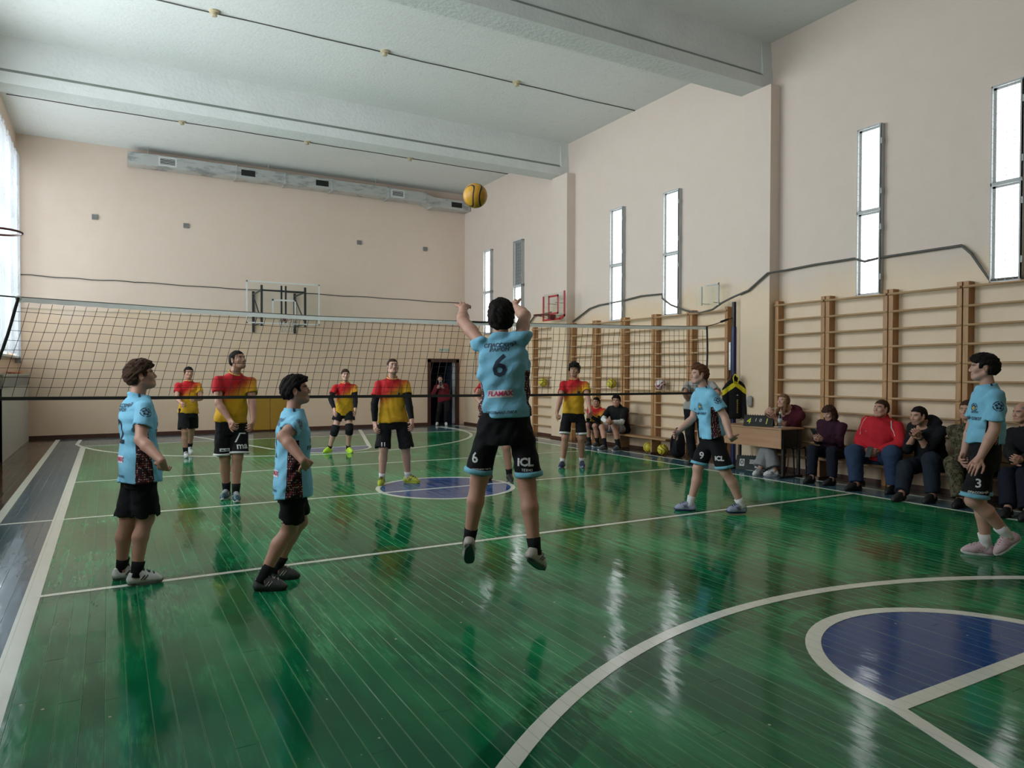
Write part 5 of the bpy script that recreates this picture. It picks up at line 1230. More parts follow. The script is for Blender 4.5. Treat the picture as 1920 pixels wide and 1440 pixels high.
def blue_prints(p, num, back=True, front=True, sleeve='LR', emb=True):
    f, b = p['f'], -p['f']
    if back:
        ts = p.get('ts', (.89, .83, .51, .14, -.10)); ns = p.get('ns', .25)
        shirt_print(p, 'СПАССКИЙ', .036, ts[0], b, 0, shear=.2, bold=.0008, sx=1.05); shirt_print(p, 'РАЙОН', .036, ts[1], b, 0, shear=.2, bold=.0008, sx=1.05)
        shirt_print(p, num, ns, ts[2], b, .0, shear=.12, bold=.003)
        project(rect_bm(.165, .05), p['shirt'], on_torso(p, ts[3], b), b, p['e'], M['label_white'], 'label_patch', .002); shirt_print(p, 'FLAMAX', .044, ts[3], b, 0, 'pink_print', .15, .001, 1.0, .0042)
        shirt_print(p, 'ШКОЛЬНАЯ ЛИГА', .024, ts[4], b, 0, shear=.2, bold=.0006)
    if front:
        shirt_print(p, 'ПЕРВЫЙ СОЮЗ', .034, .50, f, 0, shear=.25, bold=.001, sx=1.1)
        project(emblem_bm(.036), p['shirt'], on_torso(p, .68, f, .075), f, p['e'], M['navy_print'], 'chest_emblem'); project(poly_bm([[(.016 * math.cos(q), .016 * math.sin(q) - .008) for q in np.arange(0, 6.28, .6)]]), p['shirt'], on_torso(p, .68, f, .075), f, p['e'], M['gold_print'], 'chest_emblem', .004)
        shirt_print(p, 'ЛИГА РТ', .018, .60, f, .075, bold=.0008); shirt_print(p, num, .10, .33, f, -.05, shear=.1)
        shirt_print(p, 'iCL', .04, .60, f, -.075, bold=.001)
    if emb:
        for s, sg in (('L', 1), ('R', -1)):
            if s not in sleeve: continue
            S, E = p['J']['S' + s], p['J']['E' + s]; c = S + (E - S) * .28; n = p['lat'] * sg; n = un(n - un(E - S) * (n @ un(E - S)))
            project(emblem_bm(.040 * p['H'] / 1.65), p['shirt'], c, n, S - E, M['navy_print'], 'sleeve_emblem', .003, .12)
            project(rect_bm(.05, .016), p['shirt'], p['N'] + p['lat'] * sg * .055 * p['H'] / 1.65, V3((0, 0, 1)), p['f'], M['navy_print'], 'shoulder_mark', .003, .12)
def shorts_print(p, s, txt, size, fr, n, mat='white_print', u=0, bold=.002, shear=0, reach=.14):
    J = p['J']; c = J['hip' + s] + (J['K' + s] - J['hip' + s]) * fr; n = un(n); c = c + np.cross(V3((0, 0, 1)), n) * u
    return project(text_bm(txt, size, shear, bold), p['legs'], c, n, V3((0, 0, 1)), M[mat], 'lettering', .003, reach)
# ================================================================== PEOPLE
POSES = {
 'b1': {"P":[0.195,5.903,0.861],"N":[0.18,5.912,1.372],"H":[0.209,5.921,1.527],"hd":[0.978,0.021,0.208],"SL":[0.148,6.08,1.321],"hipL":[0.178,5.987,0.861],"SR":[0.215,5.742,1.326],"hipR":[0.211,5.82,0.861],"EL":[0.124,6.125,1.043],"WL":[0.203,6.141,0.814],"ML":[0.249,6.15,0.657],"ER":[0.192,5.599,1.084],"WR":[0.313,5.437,0.949],"MR":[0.336,5.548,0.83],"AL":[0.077,6.084,0.085],"TL":[0.265,6.075,0.028],"KL":[0.122,5.974,0.463],"AR":[0.17,5.882,0.085],"TR":[0.358,5.87,0.028],"KR":[0.235,5.925,0.474],"f":[0.981,0.193,0.0],"cf":[0.981,0.193,0.0],"h":1.64,"b":1.0},
 'b2': {"P":[1.144,5.228,0.775],"N":[1.148,5.226,1.274],"H":[1.172,5.225,1.425],"hd":[0.954,-0.245,0.174],"SL":[1.161,5.393,1.227],"hipL":[1.15,5.311,0.775],"SR":[1.135,5.058,1.226],"hipR":[1.138,5.145,0.775],"EL":[1.141,5.45,0.958],"WL":[1.219,5.444,0.735],"ML":[1.265,5.441,0.581],"ER":[1.0,4.836,1.136],"WR":[1.095,4.68,0.985],"MR":[1.186,4.784,0.905],"AL":[1.088,5.513,0.085],"TL":[1.265,5.465,0.028],"KL":[1.254,5.47,0.432],"AR":[0.946,5.283,0.085],"TR":[1.119,5.22,0.028],"KR":[1.143,5.307,0.418],"f":[0.997,-0.076,0.0],"cf":[0.997,-0.076,0.0],"h":1.6,"b":1.0},
 'b6': {"P":[2.318,4.194,1.235],"N":[2.295,4.207,1.771],"H":[2.318,4.257,1.933],"hd":[0.434,0.796,0.423],"SL":[2.19,4.301,1.764],"hipL":[2.241,4.24,1.235],"SR":[2.393,4.119,1.797],"hipR":[2.395,4.148,1.235],"EL":[2.174,4.55,1.923],"WL":[2.274,4.76,2.026],"ML":[2.367,4.882,2.104],"ER":[2.542,4.317,1.959],"WR":[2.598,4.551,2.04],"MR":[2.637,4.71,2.095],"AL":[2.166,4.427,0.4],"TL":[2.209,4.514,0.218],"KL":[2.211,4.366,0.821],"AR":[2.457,4.032,0.38],"TR":[2.579,4.098,0.227],"KR":[2.446,4.116,0.803],"f":[0.514,0.858,0.0],"cf":[0.628,0.778,0.0],"h":1.72,"b":1.0},
 'b9': {"P":[5.88,5.837,0.877],"N":[5.788,5.889,1.387],"H":[5.741,5.909,1.544],"hd":[-0.936,0.35,0.035],"SL":[5.744,5.717,1.343],"hipL":[5.827,5.768,0.877],"SR":[5.85,6.051,1.333],"hipR":[5.932,5.907,0.877],"EL":[5.826,5.608,1.09],"WL":[5.785,5.48,0.883],"ML":[5.93,5.526,0.815],"ER":[5.806,6.067,1.05],"WR":[5.618,6.112,0.895],"MR":[5.462,6.062,0.862],"AL":[6.092,5.609,0.1],"TL":[5.908,5.667,0.048],"KL":[5.93,5.692,0.475],"AR":[5.74,6.037,0.085],"TR":[5.588,6.154,0.028],"KR":[5.811,5.99,0.487],"f":[-0.796,0.605,0.0],"cf":[-0.955,0.296,0.0],"h":1.67,"b":1.0},
 'b3': {"P":[6.48,3.295,0.908],"N":[6.501,3.283,1.447],"H":[6.482,3.313,1.61],"hd":[-0.57,0.821,0.035],"SL":[6.371,3.155,1.397],"hipL":[6.404,3.246,0.908],"SR":[6.628,3.412,1.394],"hipR":[6.555,3.344,0.908],"EL":[6.348,3.154,1.1],"WL":[6.283,3.23,0.865],"ML":[6.145,3.237,0.76],"ER":[6.581,3.454,1.103],"WR":[6.533,3.492,0.854],"MR":[6.397,3.458,0.754],"AL":[6.589,3.157,0.2],"TL":[6.5,3.232,0.028],"KL":[6.332,3.306,0.495],"AR":[6.567,3.317,0.085],"TR":[6.459,3.484,0.028],"KR":[6.474,3.341,0.492],"f":[-0.544,0.839,0.0],"cf":[-0.707,0.708,0.0],"h":1.73,"b":1.0},
 'y1': {"P":[1.276,14.41,0.871],"N":[1.278,14.408,1.389],"H":[1.284,14.372,1.545],"hd":[0.172,-0.985,0.0],"SL":[1.449,14.439,1.339],"hipL":[1.361,14.424,0.871],"SR":[1.106,14.378,1.34],"hipR":[1.191,14.395,0.871],"EL":[1.487,14.339,1.075],"WL":[1.375,14.12,1.064],"ML":[1.299,13.975,1.089],"ER":[1.077,14.257,1.083],"WR":[1.129,14.03,1.004],"MR":[1.15,13.869,0.972],"AL":[1.334,14.779,0.14],"TL":[1.347,14.617,0.026],"KL":[1.348,14.575,0.49],"AR":[1.221,14.325,0.085],"TR":[1.221,14.135,0.028],"KR":[1.207,14.275,0.483],"f":[0.173,-0.985,0.0],"cf":[0.173,-0.985,0.0],"h":1.66,"b":1.0},
 'y2': {"P":[1.307,9.302,0.961],"N":[1.343,9.282,1.53],"H":[1.374,9.236,1.702],"hd":[0.511,-0.825,0.242],"SL":[1.53,9.307,1.468],"hipL":[1.402,9.313,0.961],"SR":[1.149,9.26,1.483],"hipR":[1.213,9.29,0.961],"EL":[1.526,9.151,1.194],"WL":[1.509,8.983,0.983],"ML":[1.461,8.84,0.879],"ER":[1.143,9.15,1.188],"WR":[1.247,8.998,0.99],"MR":[1.278,8.846,0.892],"AL":[1.338,9.192,0.085],"TL":[1.326,8.982,0.028],"KL":[1.362,9.207,0.527],"AR":[1.265,9.417,0.085],"TR":[1.184,9.223,0.028],"KR":[1.233,9.309,0.513],"f":[0.122,-0.993,0.0],"cf":[0.122,-0.993,0.0],"h":1.83,"b":1.0},
 'y3': {"P":[4.013,13.755,0.83],"N":[3.996,13.658,1.351],"H":[3.988,13.609,1.51],"hd":[-0.144,-0.99,0.0],"SL":[4.174,13.641,1.302],"hipL":[4.1,13.742,0.83],"SR":[3.821,13.693,1.3],"hipR":[3.925,13.768,0.83],"EL":[4.146,13.493,1.051],"WL":[4.097,13.333,0.864],"ML":[4.067,13.202,0.759],"ER":[3.697,13.593,1.055],"WR":[3.722,13.427,0.868],"MR":[3.689,13.306,0.754],"AL":[4.076,13.72,0.085],"TL":[4.105,13.527,0.028],"KL":[4.049,13.556,0.461],"AR":[3.758,13.9,0.085],"TR":[3.598,13.788,0.028],"KR":[3.806,13.694,0.438],"f":[-0.144,-0.99,0.0],"cf":[-0.144,-0.99,0.0],"h":1.7,"b":1.0},
 'y11': {"P":[3.469,9.523,0.924],"N":[3.455,9.531,1.473],"H":[3.449,9.483,1.638],"hd":[-0.1,-0.965,0.242],"SL":[3.634,9.479,1.424],"hipL":[3.557,9.498,0.924],"SR":[3.279,9.581,1.417],"hipR":[3.381,9.548,0.924],"EL":[3.639,9.368,1.142],"WL":[3.647,9.267,0.902],"ML":[3.614,9.146,0.779],"ER":[3.2,9.53,1.129],"WR":[3.2,9.511,0.869],"MR":[3.183,9.412,0.724],"AL":[3.688,9.515,0.085],"TL":[3.821,9.362,0.028],"KL":[3.627,9.45,0.501],"AR":[3.316,9.554,0.085],"TR":[3.217,9.377,0.028],"KR":[3.316,9.476,0.504],"f":[-0.276,-0.961,0.0],"cf":[-0.276,-0.961,0.0],"h":1.76,"b":1.0},
 'y5': {"P":[6.699,9.783,0.908],"N":[6.713,9.776,1.448],"H":[6.689,9.747,1.61],"hd":[-0.675,-0.738,0.0],"SL":[6.858,9.669,1.392],"hipL":[6.772,9.73,0.908],"SR":[6.565,9.884,1.4],"hipR":[6.627,9.837,0.908],"EL":[6.774,9.482,1.177],"WL":[6.727,9.342,0.967],"ML":[6.653,9.224,0.865],"ER":[6.446,9.785,1.146],"WR":[6.345,9.741,0.914],"MR":[6.274,9.615,0.819],"AL":[6.856,9.756,0.085],"TL":[6.756,9.584,0.028],"KL":[6.778,9.674,0.488],"AR":[6.522,9.83,0.085],"TR":[6.373,9.698,0.028],"KR":[6.533,9.774,0.5],"f":[-0.593,-0.805,0.0],"cf":[-0.593,-0.805,0.0],"h":1.73,"b":1.0},
 'y4': {"P":[4.878,9.098,0.919],"N":[4.87,9.102,1.465],"H":[4.851,9.069,1.629],"hd":[-0.472,-0.882,0.0],"SL":[5.033,9.015,1.414],"hipL":[4.958,9.055,0.919],"SR":[4.707,9.19,1.392],"hipR":[4.798,9.141,0.919],"EL":[4.971,8.823,1.191],"WL":[4.933,8.724,0.955],"ML":[4.866,8.605,0.845],"ER":[4.517,9.015,1.237],"WR":[4.516,8.798,1.096],"MR":[4.494,8.628,1.059],"AL":[5.049,9.004,0.085],"TL":[4.983,8.814,0.028],"KL":[4.977,8.963,0.5],"AR":[4.8,9.145,0.085],"TR":[4.677,8.986,0.028],"KR":[4.749,9.071,0.499],"f":[-0.473,-0.881,0.0],"cf":[-0.473,-0.881,0.0],"h":1.75,"b":1.0},
 'ref': {"P":[8.85,9.2,0.924],"N":[8.924,9.158,1.466],"H":[8.855,9.162,1.631],"hd":[-0.915,-0.403,0.0],"SL":[9.049,8.992,1.389],"hipL":[8.901,9.124,0.924],"SR":[8.806,9.319,1.386],"hipR":[8.799,9.276,0.924],"EL":[8.943,8.763,1.222],"WL":[9.026,8.942,1.052],"ML":[8.863,8.878,1.039],"ER":[8.591,9.181,1.224],"WR":[8.769,9.264,1.054],"MR":[8.711,9.099,1.033],"AL":[9.006,9.113,0.085],"TL":[8.891,8.947,0.028],"KL":[8.908,9.066,0.497],"AR":[8.829,9.214,0.085],"TR":[8.64,9.14,0.028],"KR":[8.741,9.21,0.502],"f":[-0.828,-0.561,0.0],"cf":[-0.828,-0.561,0.0],"h":1.76,"b":1.0},
 'door': {"P":[8.72,19.55,0.788],"N":[8.628,19.602,1.243],"H":[8.603,19.578,1.384],"hd":[-0.403,-0.915,0.0],"SL":[8.779,19.534,1.224],"hipL":[8.791,19.518,0.788],"SR":[8.494,19.66,1.175],"hipR":[8.649,19.582,0.788],"EL":[8.823,19.507,0.971],"WL":[8.659,19.437,1.105],"ML":[8.57,19.392,1.217],"ER":[8.39,19.608,0.945],"WR":[8.47,19.477,1.105],"MR":[8.478,19.378,1.217],"AL":[8.768,19.524,0.085],"TL":[8.726,19.357,0.028],"KL":[8.75,19.426,0.434],"AR":[8.546,19.65,0.085],"TR":[8.451,19.506,0.028],"KR":[8.557,19.548,0.433],"f":[-0.407,-0.913,0.0],"cf":[-0.407,-0.913,0.0],"h":1.5,"b":1.0},
 's1': {"P":[9.2,12.55,0.42],"N":[9.068,12.36,0.848],"H":[9.019,12.322,0.942],"hd":[-0.915,-0.403,0.0],"SL":[9.156,12.236,0.781],"hipL":[9.205,12.469,0.42],"SR":[9.005,12.521,0.833],"hipR":[9.195,12.631,0.42],"EL":[9.059,12.286,0.536],"WL":[8.863,12.287,0.658],"ML":[8.791,12.188,0.754],"ER":[8.966,12.526,0.567],"WR":[8.853,12.351,0.666],"MR":[8.801,12.24,0.763],"AL":[9.01,12.257,0.085],"TL":[8.836,12.214,0.028],"KL":[8.916,12.222,0.449],"AR":[8.95,12.463,0.085],"TR":[8.777,12.418,0.028],"KR":[8.869,12.433,0.452],"f":[-0.998,-0.066,0.0],"cf":[-0.915,-0.403,0.0],"h":1.56,"b":1.0},
 's2': {"P":[9.2,11.7,0.42],"N":[8.986,11.558,0.891],"H":[8.93,11.515,1.0],"hd":[-0.765,-0.645,0.0],"SL":[9.079,11.407,0.835],"hipL":[9.203,11.611,0.42],"SR":[8.935,11.737,0.857],"hipR":[9.197,11.789,0.42],"EL":[8.947,11.349,0.577],"WL":[8.693,11.332,0.597],"ML":[8.536,11.263,0.595],"ER":[8.752,11.708,0.626],"WR":[8.667,11.471,0.589],"MR":[8.61,11.309,0.58],"AL":[8.912,11.405,0.085],"TL":[8.716,11.38,0.028],"KL":[8.823,11.442,0.49],"AR":[8.718,11.606,0.085],"TR":[8.521,11.589,0.028],"KR":[8.777,11.786,0.456],"f":[-0.999,-0.032,0.0],"cf":[-0.928,-0.372,0.0],"h":1.72,"b":1.0},
 'woman': {"P":[9.2,6.75,0.41],"N":[9.087,6.693,0.893],"H":[9.024,6.689,0.993],"hd":[-0.925,0.059,-0.375],"SL":[9.102,6.531,0.834],"hipL":[9.186,6.668,0.41],"SR":[9.094,6.866,0.859],"hipR":[9.214,6.832,0.41],"EL":[8.986,6.496,0.587],"WL":[8.783,6.611,0.624],"ML":[8.638,6.598,0.691],"ER":[9.052,6.884,0.588],"WR":[8.846,6.774,0.631],"MR":[8.722,6.697,0.695],"AL":[8.797,6.462,0.085],"TL":[8.615,6.49,0.028],"KL":[8.84,6.494,0.469],"AR":[8.722,6.735,0.085],"TR":[8.538,6.742,0.028],"KR":[8.826,6.797,0.453],"f":[-0.986,0.169,0.0],"cf":[-1.0,-0.005,0.0],"h":1.6,"b":1.0},
 'redman': {"P":[9.2,6.05,0.41],"N":[9.164,5.961,0.957],"H":[9.115,5.953,1.084],"hd":[-0.987,0.086,0.139],"SL":[9.182,5.756,0.881],"hipL":[9.18,5.96,0.41],"SR":[9.153,6.182,0.928],"hipR":[9.22,6.14,0.41],"EL":[9.034,5.628,0.645],"WL":[8.894,5.824,0.538],"ML":[8.716,5.82,0.538],"ER":[9.082,6.243,0.636],"WR":[8.929,6.064,0.518],"MR":[8.822,5.921,0.523],"AL":[8.919,5.636,0.085],"TL":[8.714,5.628,0.028],"KL":[8.89,5.651,0.515],"AR":[8.695,6.015,0.085],"TR":[8.497,6.069,0.028],"KR":[8.792,6.122,0.491],"f":[-0.976,0.219,0.0],"cf":[-0.998,-0.058,0.0],"h":1.78,"b":1.15},
 'hoodie': {"P":[9.2,5.3,0.41],"N":[9.005,5.277,0.936],"H":[8.894,5.308,1.028],"hd":[-0.976,0.201,-0.087],"SL":[9.013,5.091,0.877],"hipL":[9.174,5.21,0.41],"SR":[9.034,5.468,0.894],"hipR":[9.226,5.39,0.41],"EL":[8.922,5.193,0.6],"WL":[8.742,5.214,0.794],"ML":[8.592,5.159,0.877],"ER":[8.985,5.494,0.589],"WR":[8.871,5.346,0.779],"MR":[8.748,5.252,0.871],"AL":[8.679,4.999,0.085],"TL":[8.472,4.999,0.028],"KL":[8.767,5.07,0.506],"AR":[8.488,5.267,0.085],"TR":[8.281,5.261,0.028],"KR":[8.786,5.398,0.374],"f":[-0.961,0.277,0.0],"cf":[-0.997,0.071,0.0],"h":1.8,"b":1.0},
 'camo': {"P":[9.2,4.75,0.42],"N":[9.037,4.767,0.957],"H":[8.977,4.764,1.125],"hd":[-0.991,-0.136,0.0],"SL":[9.075,4.568,0.914],"hipL":[9.17,4.661,0.42],"SR":[9.03,4.962,0.896],"hipR":[9.23,4.839,0.42],"EL":[9.041,4.572,0.607],"WL":[8.782,4.592,0.548],"ML":[8.603,4.568,0.548],"ER":[8.955,4.812,0.636],"WR":[8.728,4.701,0.552],"MR":[8.59,4.585,0.547],"AL":[8.772,4.476,0.085],"TL":[8.567,4.451,0.028],"KL":[8.758,4.536,0.516],"AR":[8.682,4.677,0.085],"TR":[8.477,4.647,0.028],"KR":[8.794,4.811,0.484],"f":[-0.947,0.32,0.0],"cf":[-0.992,-0.127,0.0],"h":1.8,"b":1.05},
 'old': {"P":[9.2,4.12,0.42],"N":[9.076,4.176,0.952],"H":[9.024,4.197,1.117],"hd":[-0.932,0.363,0.0],"SL":[9.048,3.99,0.907],"hipL":[9.16,4.038,0.42],"SR":[9.127,4.351,0.894],"hipR":[9.24,4.202,0.42],"EL":[8.847,3.963,0.682],"WL":[8.593,3.991,0.636],"ML":[8.419,3.971,0.659],"ER":[8.956,4.269,0.658],"WR":[8.737,4.137,0.612],"MR":[8.594,4.038,0.636],"AL":[8.552,3.914,0.085],"TL":[8.35,3.897,0.028],"KL":[8.731,4.015,0.458],"AR":[8.57,4.11,0.085],"TR":[8.369,4.09,0.028],"KR":[8.81,4.229,0.417],"f":[-0.9,0.436,0.0],"cf":[-0.979,0.206,0.0],"h":1.76,"b":1.0},
 'girl': {"P":[9.28,7.62,0.5],"N":[9.252,7.532,1.01],"H":[9.118,7.57,1.13],"hd":[-0.985,-0.02,0.174],"SL":[9.279,7.369,0.941],"hipL":[9.261,7.536,0.5],"SR":[9.231,7.712,0.98],"hipR":[9.299,7.704,0.5],"EL":[9.125,7.536,0.767],"WL":[8.912,7.57,0.884],"ML":[8.788,7.515,0.98],"ER":[9.025,7.81,0.809],"WR":[8.883,7.689,0.969],"MR":[8.813,7.558,1.043],"AL":[8.824,7.477,0.085],"TL":[8.647,7.548,0.028],"KL":[8.872,7.643,0.448],"AR":[8.705,7.659,0.085],"TR":[8.518,7.621,0.028],"KR":[8.898,7.674,0.437],"f":[-0.976,0.218,0.0],"cf":[-0.992,-0.129,0.0],"h":1.66,"b":1.0},
}
def short(c='black', ln=.95, w=1.0, **k): return dict(m=c, len=ln, w=w, **k)
def hair(c='black', **k): return dict(c=c, **k)
BK = dict(m='bluekit', sleeve=.66); YK = dict(m='yellowkit', sleeve=.60, collar='yellowtrim', loose=.89)
def tee(base, **k): d = dict(base); d.update(k); return d
PP = {}
p = PP['b1'] = person(POSES['b1'], 'boy in sky blue kit and white shoes, closest to the tall windows', dict(shirt=tee(BK, tmin=-.20), legs=short(ln=.93, w=.95, top=.05), hair=hair('brown', t=.017, top=.014, rough=.0055, zf=.052, yt=.05), sock=('black', .085), shoe=('white', 'grey', 'black'), res=.0075, skin=0, face=1.08, handR=dict(curl=(.45, .5, .55, .6), n=(0.4, 0.8, 0)), handL=dict()))
blue_prints(p, '2', front=True, sleeve='R')
p = PP['b2'] = person(POSES['b2'], 'boy in sky blue kit and black shoes, crouching with his arm swung forward', dict(shirt=tee(BK, tmin=-.20), legs=short(ln=.80, w=.9, top=.05), hair=hair('black', t=.014, top=.008, rough=.005, zf=.058, yt=.048), sock=('black', .10), shoe=('darkgrey', 'black', 'taupe'), res=.0075, skin=0, handR=dict(curl=(.45, .5, .5, .55), n=(0.3, 0.9, -.2))))
blue_prints(p, '1', sleeve='R')
p = PP['b6'] = person(POSES['b6'], 'player number 6 in sky blue kit jumping with both arms raised', dict(air=True, shirt=tee(BK, tmin=.06, wr=.013, sleeve=.58, loose=.90), legs=short(ln=.86, w=.6, hem='skyblue', top=.22, hemw=.035), hair=hair('black', t=.018, top=.004, rough=.006, nape=.085), sock=('black', .085), shoe=('taupe', 'darkgrey', 'black'), res=.007, skin=0, handL=dict(curl=(.25, .25, .3, .35), n=(.5, .86, .1), spread=1.6), handR=dict(curl=(.25, .25, .3, .35), n=(.5, .86, .1), spread=1.6)))
p['ts'] = (.945, .89, .68, .35, .12); p['ns'] = .205; blue_prints(p, '6', front=False)
bk = -p['fp']; shorts_print(p, 'L', '6', .10, .60, un(bk + p['latP'] * .5), u=-.02); shorts_print(p, 'R', 'iCL', .075, .62, bk, u=.01, bold=.003); shorts_print(p, 'R', 'ТЕХНО', .022, .74, bk, u=.015, bold=.0005); shorts_print(p, 'L', 'школьная лига', .018, .78, bk, u=.0, bold=.0003)
p = PP['b9'] = person(POSES['b9'], 'auburn haired player number 9 in sky blue kit striding past the scorer table', dict(shirt=tee(BK, tmin=-.02, wr=.010), legs=short(ln=.90, w=.85, hem='skyblue', top=.22, hemw=.032), hair=hair('ginger', t=.010, top=.006), sock=('white', .085), shoe=('lilac', 'navy', 'navy'), res=.0085, skin=2, brow=.6, handL=dict(curl=(.5, .55, .6, .6)), handR=dict(curl=(.3, .35, .4, .45))))
p['label'] = False; blue_prints(p, '9', back=False, sleeve='L')
n9 = un(p['fp'] * .35 + p['latP']); shorts_print(p, 'R', '9', .11, .62, n9); shorts_print(p, 'L', 'iCL', .07, .62, n9, bold=.003)
p = PP['b3'] = person(POSES['b3'], 'player number 3 in sky blue kit and pink shoes walking by the spectators', dict(shirt=tee(BK, tmin=.12, sleeve=.70, wr=.009), legs=short(ln=.93, w=1.0, hem='skyblue', top=.30, hemw=.034), hair=hair('black', t=.016, top=.010, rough=.005, zf=.050, yt=.048), sock=('white', .11), shoe=('pink', 'white', 'pink'), res=.0078, skin=2, handL=dict(curl=(.35, .4, .45, .5)), handR=dict(curl=(.5, .55, .6, .6))))
blue_prints(p, '3', back=False, sleeve='L')
n3 = un(p['fp'] * .25 + p['latP']); shorts_print(p, 'L', '3', .10, .62, n3, u=.02); shorts_print(p, 'L', 'СПАССКИЙ', .024, .80, n3, u=.03, bold=.0008); shorts_print(p, 'R', 'iCL', .07, .62, un(p['fp'] + p['latP'] * .5), bold=.003)
YR = .0095
p = PP['y1'] = person(POSES['y1'], 'boy in red and yellow kit at the far left, jogging', dict(shirt=tee(YK, tmin=-.14), legs=short(ln=.92, w=1.1, top=.1), hair=hair('black', t=.010), sock=('black', .10), shoe=('white', 'white', 'grey'), res=.011, fres=.006, skin=1, handR=dict(curl=(.9, .9, .9, .9)), handL=dict(curl=(.9, .9, .9, .9))))
p = PP['y2'] = person(POSES['y2'], 'tall player in red and yellow kit with white hemmed printed shorts', dict(shirt=tee(YK, tmin=-.03), legs=short(ln=.92, w=1.0, hem='white', top=.2, hemw=.025), hair=hair('black', t=.005, rough=.002), sock=('black', .12), shoe=('teal', 'white', 'white'), res=YR, skin=1, mouth=1, handR=dict(curl=(.75, .8, .85, .9)), handL=dict(curl=(.4, .45, .5, .55))))
fr_ = p['fp']; shorts_print(p, 'L', 'ma', .11, .68, fr_, u=.02, bold=.002)
project(poly_bm([[(-.07, -.05), (-.055, -.05), (.0, .05), (-.012, .062)], [(-.012, .062), (.0, .05), (.06, .045), (.06, .06)]]), p['legs'], p['J']['hipL'] + (p['J']['KL'] - p['J']['hipL']) * .46, fr_, V3((0, 0, 1)), M['white_print'], 'logo', .003, .14)
project(rect_bm(.115, .038), p['legs'], p['J']['hipR'] + (p['J']['KR'] - p['J']['hipR']) * .76, un(fr_ - p['latP'] * .25), V3((0, 0, 1)), M['white_print'], 'logo_patch', .002, .14); project(poly_bm([[(-.045, -.012), (-.012, -.012), (-.028, .010)], [(-.02, -.012), (0, -.012), (-.012, .004)], [(.008, -.010), (.045, -.010), (.045, -.003), (.008, -.003)], [(.008, .002), (.038, .002), (.038, .009), (.008, .009)]]), p['legs'], p['J']['hipR'] + (p['J']['KR'] - p['J']['hipR']) * .76, un(fr_ - p['latP'] * .25), V3((0, 0, 1)), M['black'], 'logo', .0035, .14)
p = PP['y3'] = person(POSES['y3'], 'player in red and yellow kit with knee pads and neon shoes', dict(shirt=tee(YK, tmin=-.16), legs=short(ln=.55, w=1.15, top=.1), hair=hair('brown', t=.009), sock=('black', .06), shoe=('neon', 'neon'), res=.0105, fres=.006, skin=2, armsleeve='LR', kneepad='LR'))
p = PP['y11'] = person(POSES['y11'], 'player number 11 in red and yellow kit with long black sleeves', dict(shirt=tee(YK, tmin=-.10, loose=.92), legs=short(ln=1.0, w=1.25, top=.1), hair=hair('brown', t=.004, rough=.0015), sock=('white', .075), shoe=('lime', 'lime', 'black'), res=YR, skin=2, mouth=1, armsleeve='LR', handR=dict(curl=(.4, .5, .5, .5)), handL=dict(curl=(.4, .5, .5, .5)), face=1.08, fat=1.05))
shorts_print(p, 'R', '11', .075, .84, p['fp'], u=-.02, bold=.003); project(rect_bm(.04, .05), p['shirt'], on_torso(p, .62, p['f'], .085), p['f'], p['e'], M['gold_print'], 'chest_crest'); project(rect_bm(.022, .03), p['shirt'], on_torso(p, .62, p['f'], .085), p['f'], p['e'], M['black'], 'chest_crest', .0045)
p = PP['y5'] = person(POSES['y5'], 'curly haired player in red and yellow kit with white hemmed shorts', dict(shirt=tee(YK, tmin=-.03), legs=short(ln=.86, w=.65, hem='white', top=.2, hemw=.03), hair=hair('black', t=.022, top=.012, rough=.012, zf=.052), sock=('white', .075), shoe=('navy', 'lilac'), res=YR, skin=1, handR=dict(curl=(.9, .9, .9, .9)), handL=dict(curl=(.6, .6, .6, .6))))
project(rect_bm(.04, .05), p['shirt'], on_torso(p, .62, p['f'], .085), p['f'], p['e'], M['navy_print'], 'chest_crest')
p = PP['y4'] = person(POSES['y4'], 'player in red and yellow kit hidden behind the jumping player, hand on hip', dict(shirt=tee(YK, tmin=-.05), legs=short(ln=.9, w=1.1, top=.15), hair=hair('brown', t=.008), sock=('black', .09), shoe=('black', 'darkgrey'), res=.011, fres=.006, skin=1))
p = PP['ref'] = person(POSES['ref'], 'referee in a grey shirt and black trousers, hands on hips by the net post', dict(shirt=dict(m='grey', sleeve=.75, tmin=-.02, collar='grey'), legs=dict(m='black', len=1.93, w=.95, name='trousers', top=.2), hair=hair('brown', t=.007), shoe=('black', 'black'), res=.0105, fres=.006, skin=1, handR=dict(curl=(.6, .6, .6, .6)), handL=dict(curl=(.6, .6, .6, .6))))
MB().tube([p['N'] + p['f'] * .05 + p['lat'] * .05, p['N'] + p['f'] * .12 - p['e'] * .12 + p['lat'] * .02, p['N'] + p['f'] * .135 - p['e'] * .20, p['N'] + p['f'] * .12 - p['e'] * .12 - p['lat'] * .03, p['N'] + p['f'] * .05 - p['lat'] * .06], .004, 5).build('whistle_cord', M['black'], p['root'])
MB().box(tuple(p['N'] + p['f'] * .145 - p['e'] * .25 - .013), tuple(p['N'] + p['f'] * .145 - p['e'] * .25 + V3((.013, .013, .03)))).build('whistle', M['black'], p['root'])
p = PP['door'] = person(POSES['door'], 'person in a dark red sweater standing in the doorway, hands raised to the face', dict(shirt=dict(m='darkred', sleeve=1.9, tmin=-.16, loose=1.08), legs=dict(m='black', len=1.95, w=1.05, name='trousers', top=.1), hair=hair('black', t=.012), shoe=('white', 'white'), res=.013, hres=.008, fres=.0075, skin=2, handR=dict(curl=(.6, .6, .7, .7)), handL=dict(curl=(.6, .6, .7, .7))))
SB = .011
